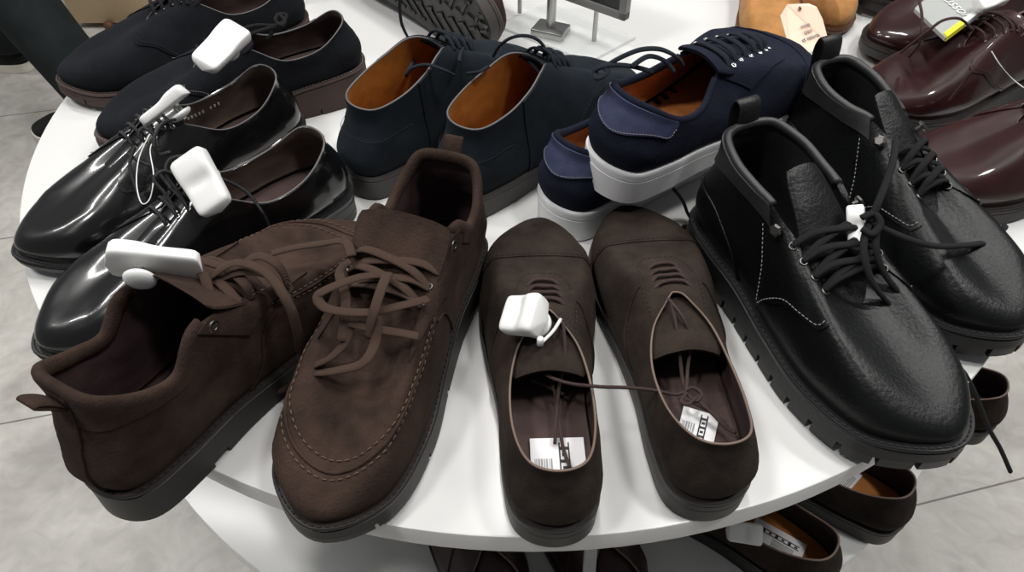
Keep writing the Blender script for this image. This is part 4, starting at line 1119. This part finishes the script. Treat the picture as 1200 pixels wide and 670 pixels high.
def riser():
    c = at(645, 42, 0)
    r = empty('shoe_riser', Matrix.Translation((c.x, c.y, TZ)) @ Matrix.Rotation(math.radians(-24), 4, 'Z')); tag(r, 'steel block with an upright steel rod behind the chukkas', 'display stand')
    mb = MB(); box(mb, (0, 0, .0085), (.044, .034, .009), bev=.0012); mb.build('base_block', M['steel'], r, sharp=40)
    mb = MB(); lathe(mb, [(.0062, .012), (.0062, .16)], 24); mb.build('rod', M['steel'], r, sharp=40)
riser()

# ------------------------------------------------------------------ the floor beyond
def bench():
    c = Vector((-.95, 2.47, 0)); r = empty('beige_bench', Matrix.Translation(c)); tag(r, 'low beige bench on small brown feet beyond the table', 'bench')
    mb = MB(); box(mb, (0, .3, .27), (1.25, .6, .50), bev=.006); mb.build('body', M['beige_wood'], r, sharp=40)
    mb = MB(); box(mb, (0, .3, .535), (1.29, .64, .03), bev=.006); mb.build('bench_top', M['beige_wood'], r, sharp=40)
    for x in (-.49, -.405, .49, .405):
        f = MB(); lathe(f, [(.014, 0), (.017, .004), (.017, .03), (.012, .036)], 20, (x, -.018, 0)); f.build('foot', M['brown_leather'], r, sharp=40)
bench()

def person():
    import bmesh
    root = empty('person', Matrix.Translation((-1.40, 2.0, 0))); tag(root, 'person in charcoal trousers and black canvas shoes walking left beyond the table', 'person')
    inv = root.matrix_world.inverted()
    def skin(name, verts, edges, material, sub=2):
        me = bpy.data.meshes.new(name); me.from_pydata([tuple(inv @ Vector(v[:3])) for v in verts], edges, []); me.materials.append(material)
        o = bpy.data.objects.new(name, me); COL.objects.link(o)
        md = o.modifiers.new('s', 'SKIN')
        for i, v in enumerate(verts):
            r_ = v[3] if isinstance(v[3], tuple) else (v[3], v[3]); me.skin_vertices[0].data[i].radius = r_
        me.skin_vertices[0].data[0].use_root = True
        o.modifiers.new('u', 'SUBSURF').levels = sub
        dg = bpy.context.evaluated_depsgraph_get(); m2 = bpy.data.meshes.new_from_object(o.evaluated_get(dg)); bpy.data.objects.remove(o)
        m2.name = name; m2.polygons.foreach_set('use_smooth', [True] * len(m2.polygons))
        if not m2.materials: m2.materials.append(material)
        q = bpy.data.objects.new(name, m2); COL.objects.link(q); q.parent = root; return q
    A1 = (-1.13, 1.80); A2 = (-1.64, 2.20)          # ankles: rear foot, front foot
    H = (-1.47, 2.02, .90)
    # body: skin, head, neck, arms and lower legs as one surface
    bv = [(*H, .12), (-1.48, 2.02, 1.12, .115), (-1.49, 2.02, 1.34, .13), (-1.50, 2.02, 1.47, .06), (-1.52, 2.02, 1.56, .06), (-1.53, 2.02, 1.66, .095), (-1.53, 2.02, 1.72, .075),
          (-1.44, 1.93, .86, .10), (-1.33, 1.86, .47, .060), (A1[0], A1[1], .10, .042), (-1.21, 1.80, .035, .035),
          (-1.48, 2.12, .86, .10), (-1.62, 2.17, .47, .060), (A2[0], A2[1], .10, .042), (-1.75, 2.20, .035, .035),
          (-1.49, 1.86, 1.38, .055), (-1.44, 1.80, 1.12, .042), (-1.55, 1.79, .90, .030), (-1.58, 1.79, .83, .026),
          (-1.49, 2.18, 1.38, .055), (-1.46, 2.24, 1.12, .042), (-1.57, 2.25, .90, .030), (-1.60, 2.25, .83, .026)]
    be = [(0, 1), (1, 2), (2, 3), (3, 4), (4, 5), (5, 6), (0, 7), (7, 8), (8, 9), (9, 10), (0, 11), (11, 12), (12, 13), (13, 14), (2, 15), (15, 16), (16, 17), (17, 18), (2, 19), (19, 20), (20, 21), (21, 22)]
    # hands: fingers and thumb
    for hb_, y0 in ((18, 1.79), (22, 2.25)):
        hx, hy, hz = bv[hb_][:3]
        for k, (dy, ln) in enumerate(((-.027, .068), (-.009, .078), (.009, .074), (.026, .060))):
            n = len(bv); bv.append((hx - .010, hy + dy, hz - .045, .0095)); bv.append((hx - .020, hy + dy, hz - .045 - ln * .5, .0085)); bv.append((hx - .012, hy + dy, hz - .045 - ln, .007))
            be += [(hb_, n), (n, n + 1), (n + 1, n + 2)]
        n = len(bv); bv.append((hx - .035, hy - .012, hz - .02, .011)); bv.append((hx - .050, hy - .016, hz - .05, .009)); be += [(hb_, n), (n, n + 1)]
    skin('body', bv, be, M['skin'], 1)
    tv = [(H[0], H[1], .93, .15), (-1.44, 1.92, .84, .118), (-1.33, 1.865, .48, .098), (-1.24, 1.83, .28, .088), (A1[0] - .01, A1[1], .06, .085), (-1.48, 2.12, .84, .118), (-1.60, 2.165, .48, .088), (A2[0], A2[1], .055, .088), (H[0], H[1], 1.04, .14)]
    skin('trousers', tv, [(0, 1), (1, 2), (2, 3), (3, 4), (0, 5), (5, 6), (6, 7), (0, 8)], M['trouser'])
    jv = [(-1.48, 2.02, 1.20, .16), (-1.47, 2.02, .98, .155), (-1.49, 2.02, 1.38, .15), (-1.50, 2.02, 1.48, .075), (-1.49, 1.84, 1.38, .075), (-1.44, 1.785, 1.12, .06), (-1.54, 1.785, .92, .045), (-1.49, 2.20, 1.38, .075), (-1.46, 2.255, 1.12, .06), (-1.56, 2.255, .92, .045)]
    skin('jacket', jv, [(0, 1), (0, 2), (2, 3), (2, 4), (4, 5), (5, 6), (2, 7), (7, 8), (8, 9)], M['shirt'])
    hv = [(-1.515, 2.02, 1.735, .088), (-1.48, 2.02, 1.68, .085), (-1.465, 2.02, 1.62, .06)]
    skin('hair', hv, [(0, 1), (1, 2)], M['hair'])
    fb = MB()
    for (x, z, r_) in ((-1.632, 1.655, .011),):
        sweep(fb, [inv @ Vector((-1.60, 2.02, 1.69)), inv @ Vector((x, 2.02, z)), inv @ Vector((-1.61, 2.02, 1.645))], r_, r_)
    fb.build('nose', M['skin'], root)
    # canvas shoes on the floor
    for k, (hx, hy, yaw, side) in enumerate(((-1.105, 1.80, 86, 'R'), (-1.60, 2.20, 84, 'L'))):
        d = Vector((-math.sin(math.radians(yaw)), math.cos(math.radians(yaw)), 0)); c = Vector((hx, hy, 0)) + d * .147
        sp = dict(top=[(x, y, z + .004) for x, y, z in TOP_SNK], prof=LOWP, outline=OUT_ROUND, sole='flat', welt=.004, spring=.006, bands=((.003, 0), (.008, .0004), (.016, 0)), zf=((0, .030), (.08, .028), (.15, .025), (.21, .024), (.26, .025), (.30, .028)), wl=1.08, ww=1.05)
        M4 = inv @ (Matrix.Translation(c) @ Matrix.Rotation(math.radians(yaw), 4, 'Z') @ Matrix.Translation((0, -.147, 0)))
        r2, L2, m2 = make_shoe('canvas_shoe', sp, dict(upper=M['black_canvas'], lining=M['black_lining'], sole=M['off_white_rubber']), Matrix.Identity(4), side)
        r2.parent = root; r2.matrix_local = M4
person()

# ------------------------------------------------------------------ light
def area(name, loc, size, power, target, col=(1, .985, .96), sizey=None):
    d = bpy.data.lights.new(name, 'AREA'); d.energy = power; d.color = col; d.size = size
    if sizey: d.shape = 'RECTANGLE'; d.size_y = sizey
    o = bpy.data.objects.new(name, d); COL.objects.link(o); o.location = loc
    o.rotation_euler = (Vector(target) - Vector(loc)).to_track_quat('-Z', 'Y').to_euler(); return o
LP = 31
for (x, y, sx, sy, k) in ((-1.3, -.2, .35, .35, 1.0), (1.2, .1, .35, .35, .9), (-1.4, 2.1, .35, .35, .8), (1.6, 2.3, .35, .35, .75), (0, 1.0, .12, 1.5, 1.0), (-2.6, 1.0, .12, 1.5, .9), (2.6, 1.0, .12, 1.5, .9)):
    area('ceiling_lamp', (x, y, 3.7), sx, LP * k, (x * .5, .2 + y * .6, 0), sizey=sy)
w = bpy.data.worlds.new('shop'); bpy.context.scene.world = w; w.use_nodes = True
w.node_tree.nodes['Background'].inputs[0].default_value = (.95, .97, 1, 1); w.node_tree.nodes['Background'].inputs[1].default_value = .13

# ------------------------------------------------------------------ camera
cd = bpy.data.cameras.new('camera'); cam = bpy.data.objects.new('camera', cd); COL.objects.link(cam)
cam.location = (0, 0, TZ + CAM_H); cam.rotation_euler = (PI / 2 - CAM_T, 0, 0)
cd.sensor_width = 36; cd.lens = FPX / 1200 * 36; cd.clip_start = .02
sc = bpy.context.scene; sc.camera = cam
sc.view_settings.view_transform = 'Standard'; sc.view_settings.look = 'None'; sc.view_settings.gamma = 1; sc.view_settings.use_curve_mapping = False
sc.view_settings.exposure = 0.45
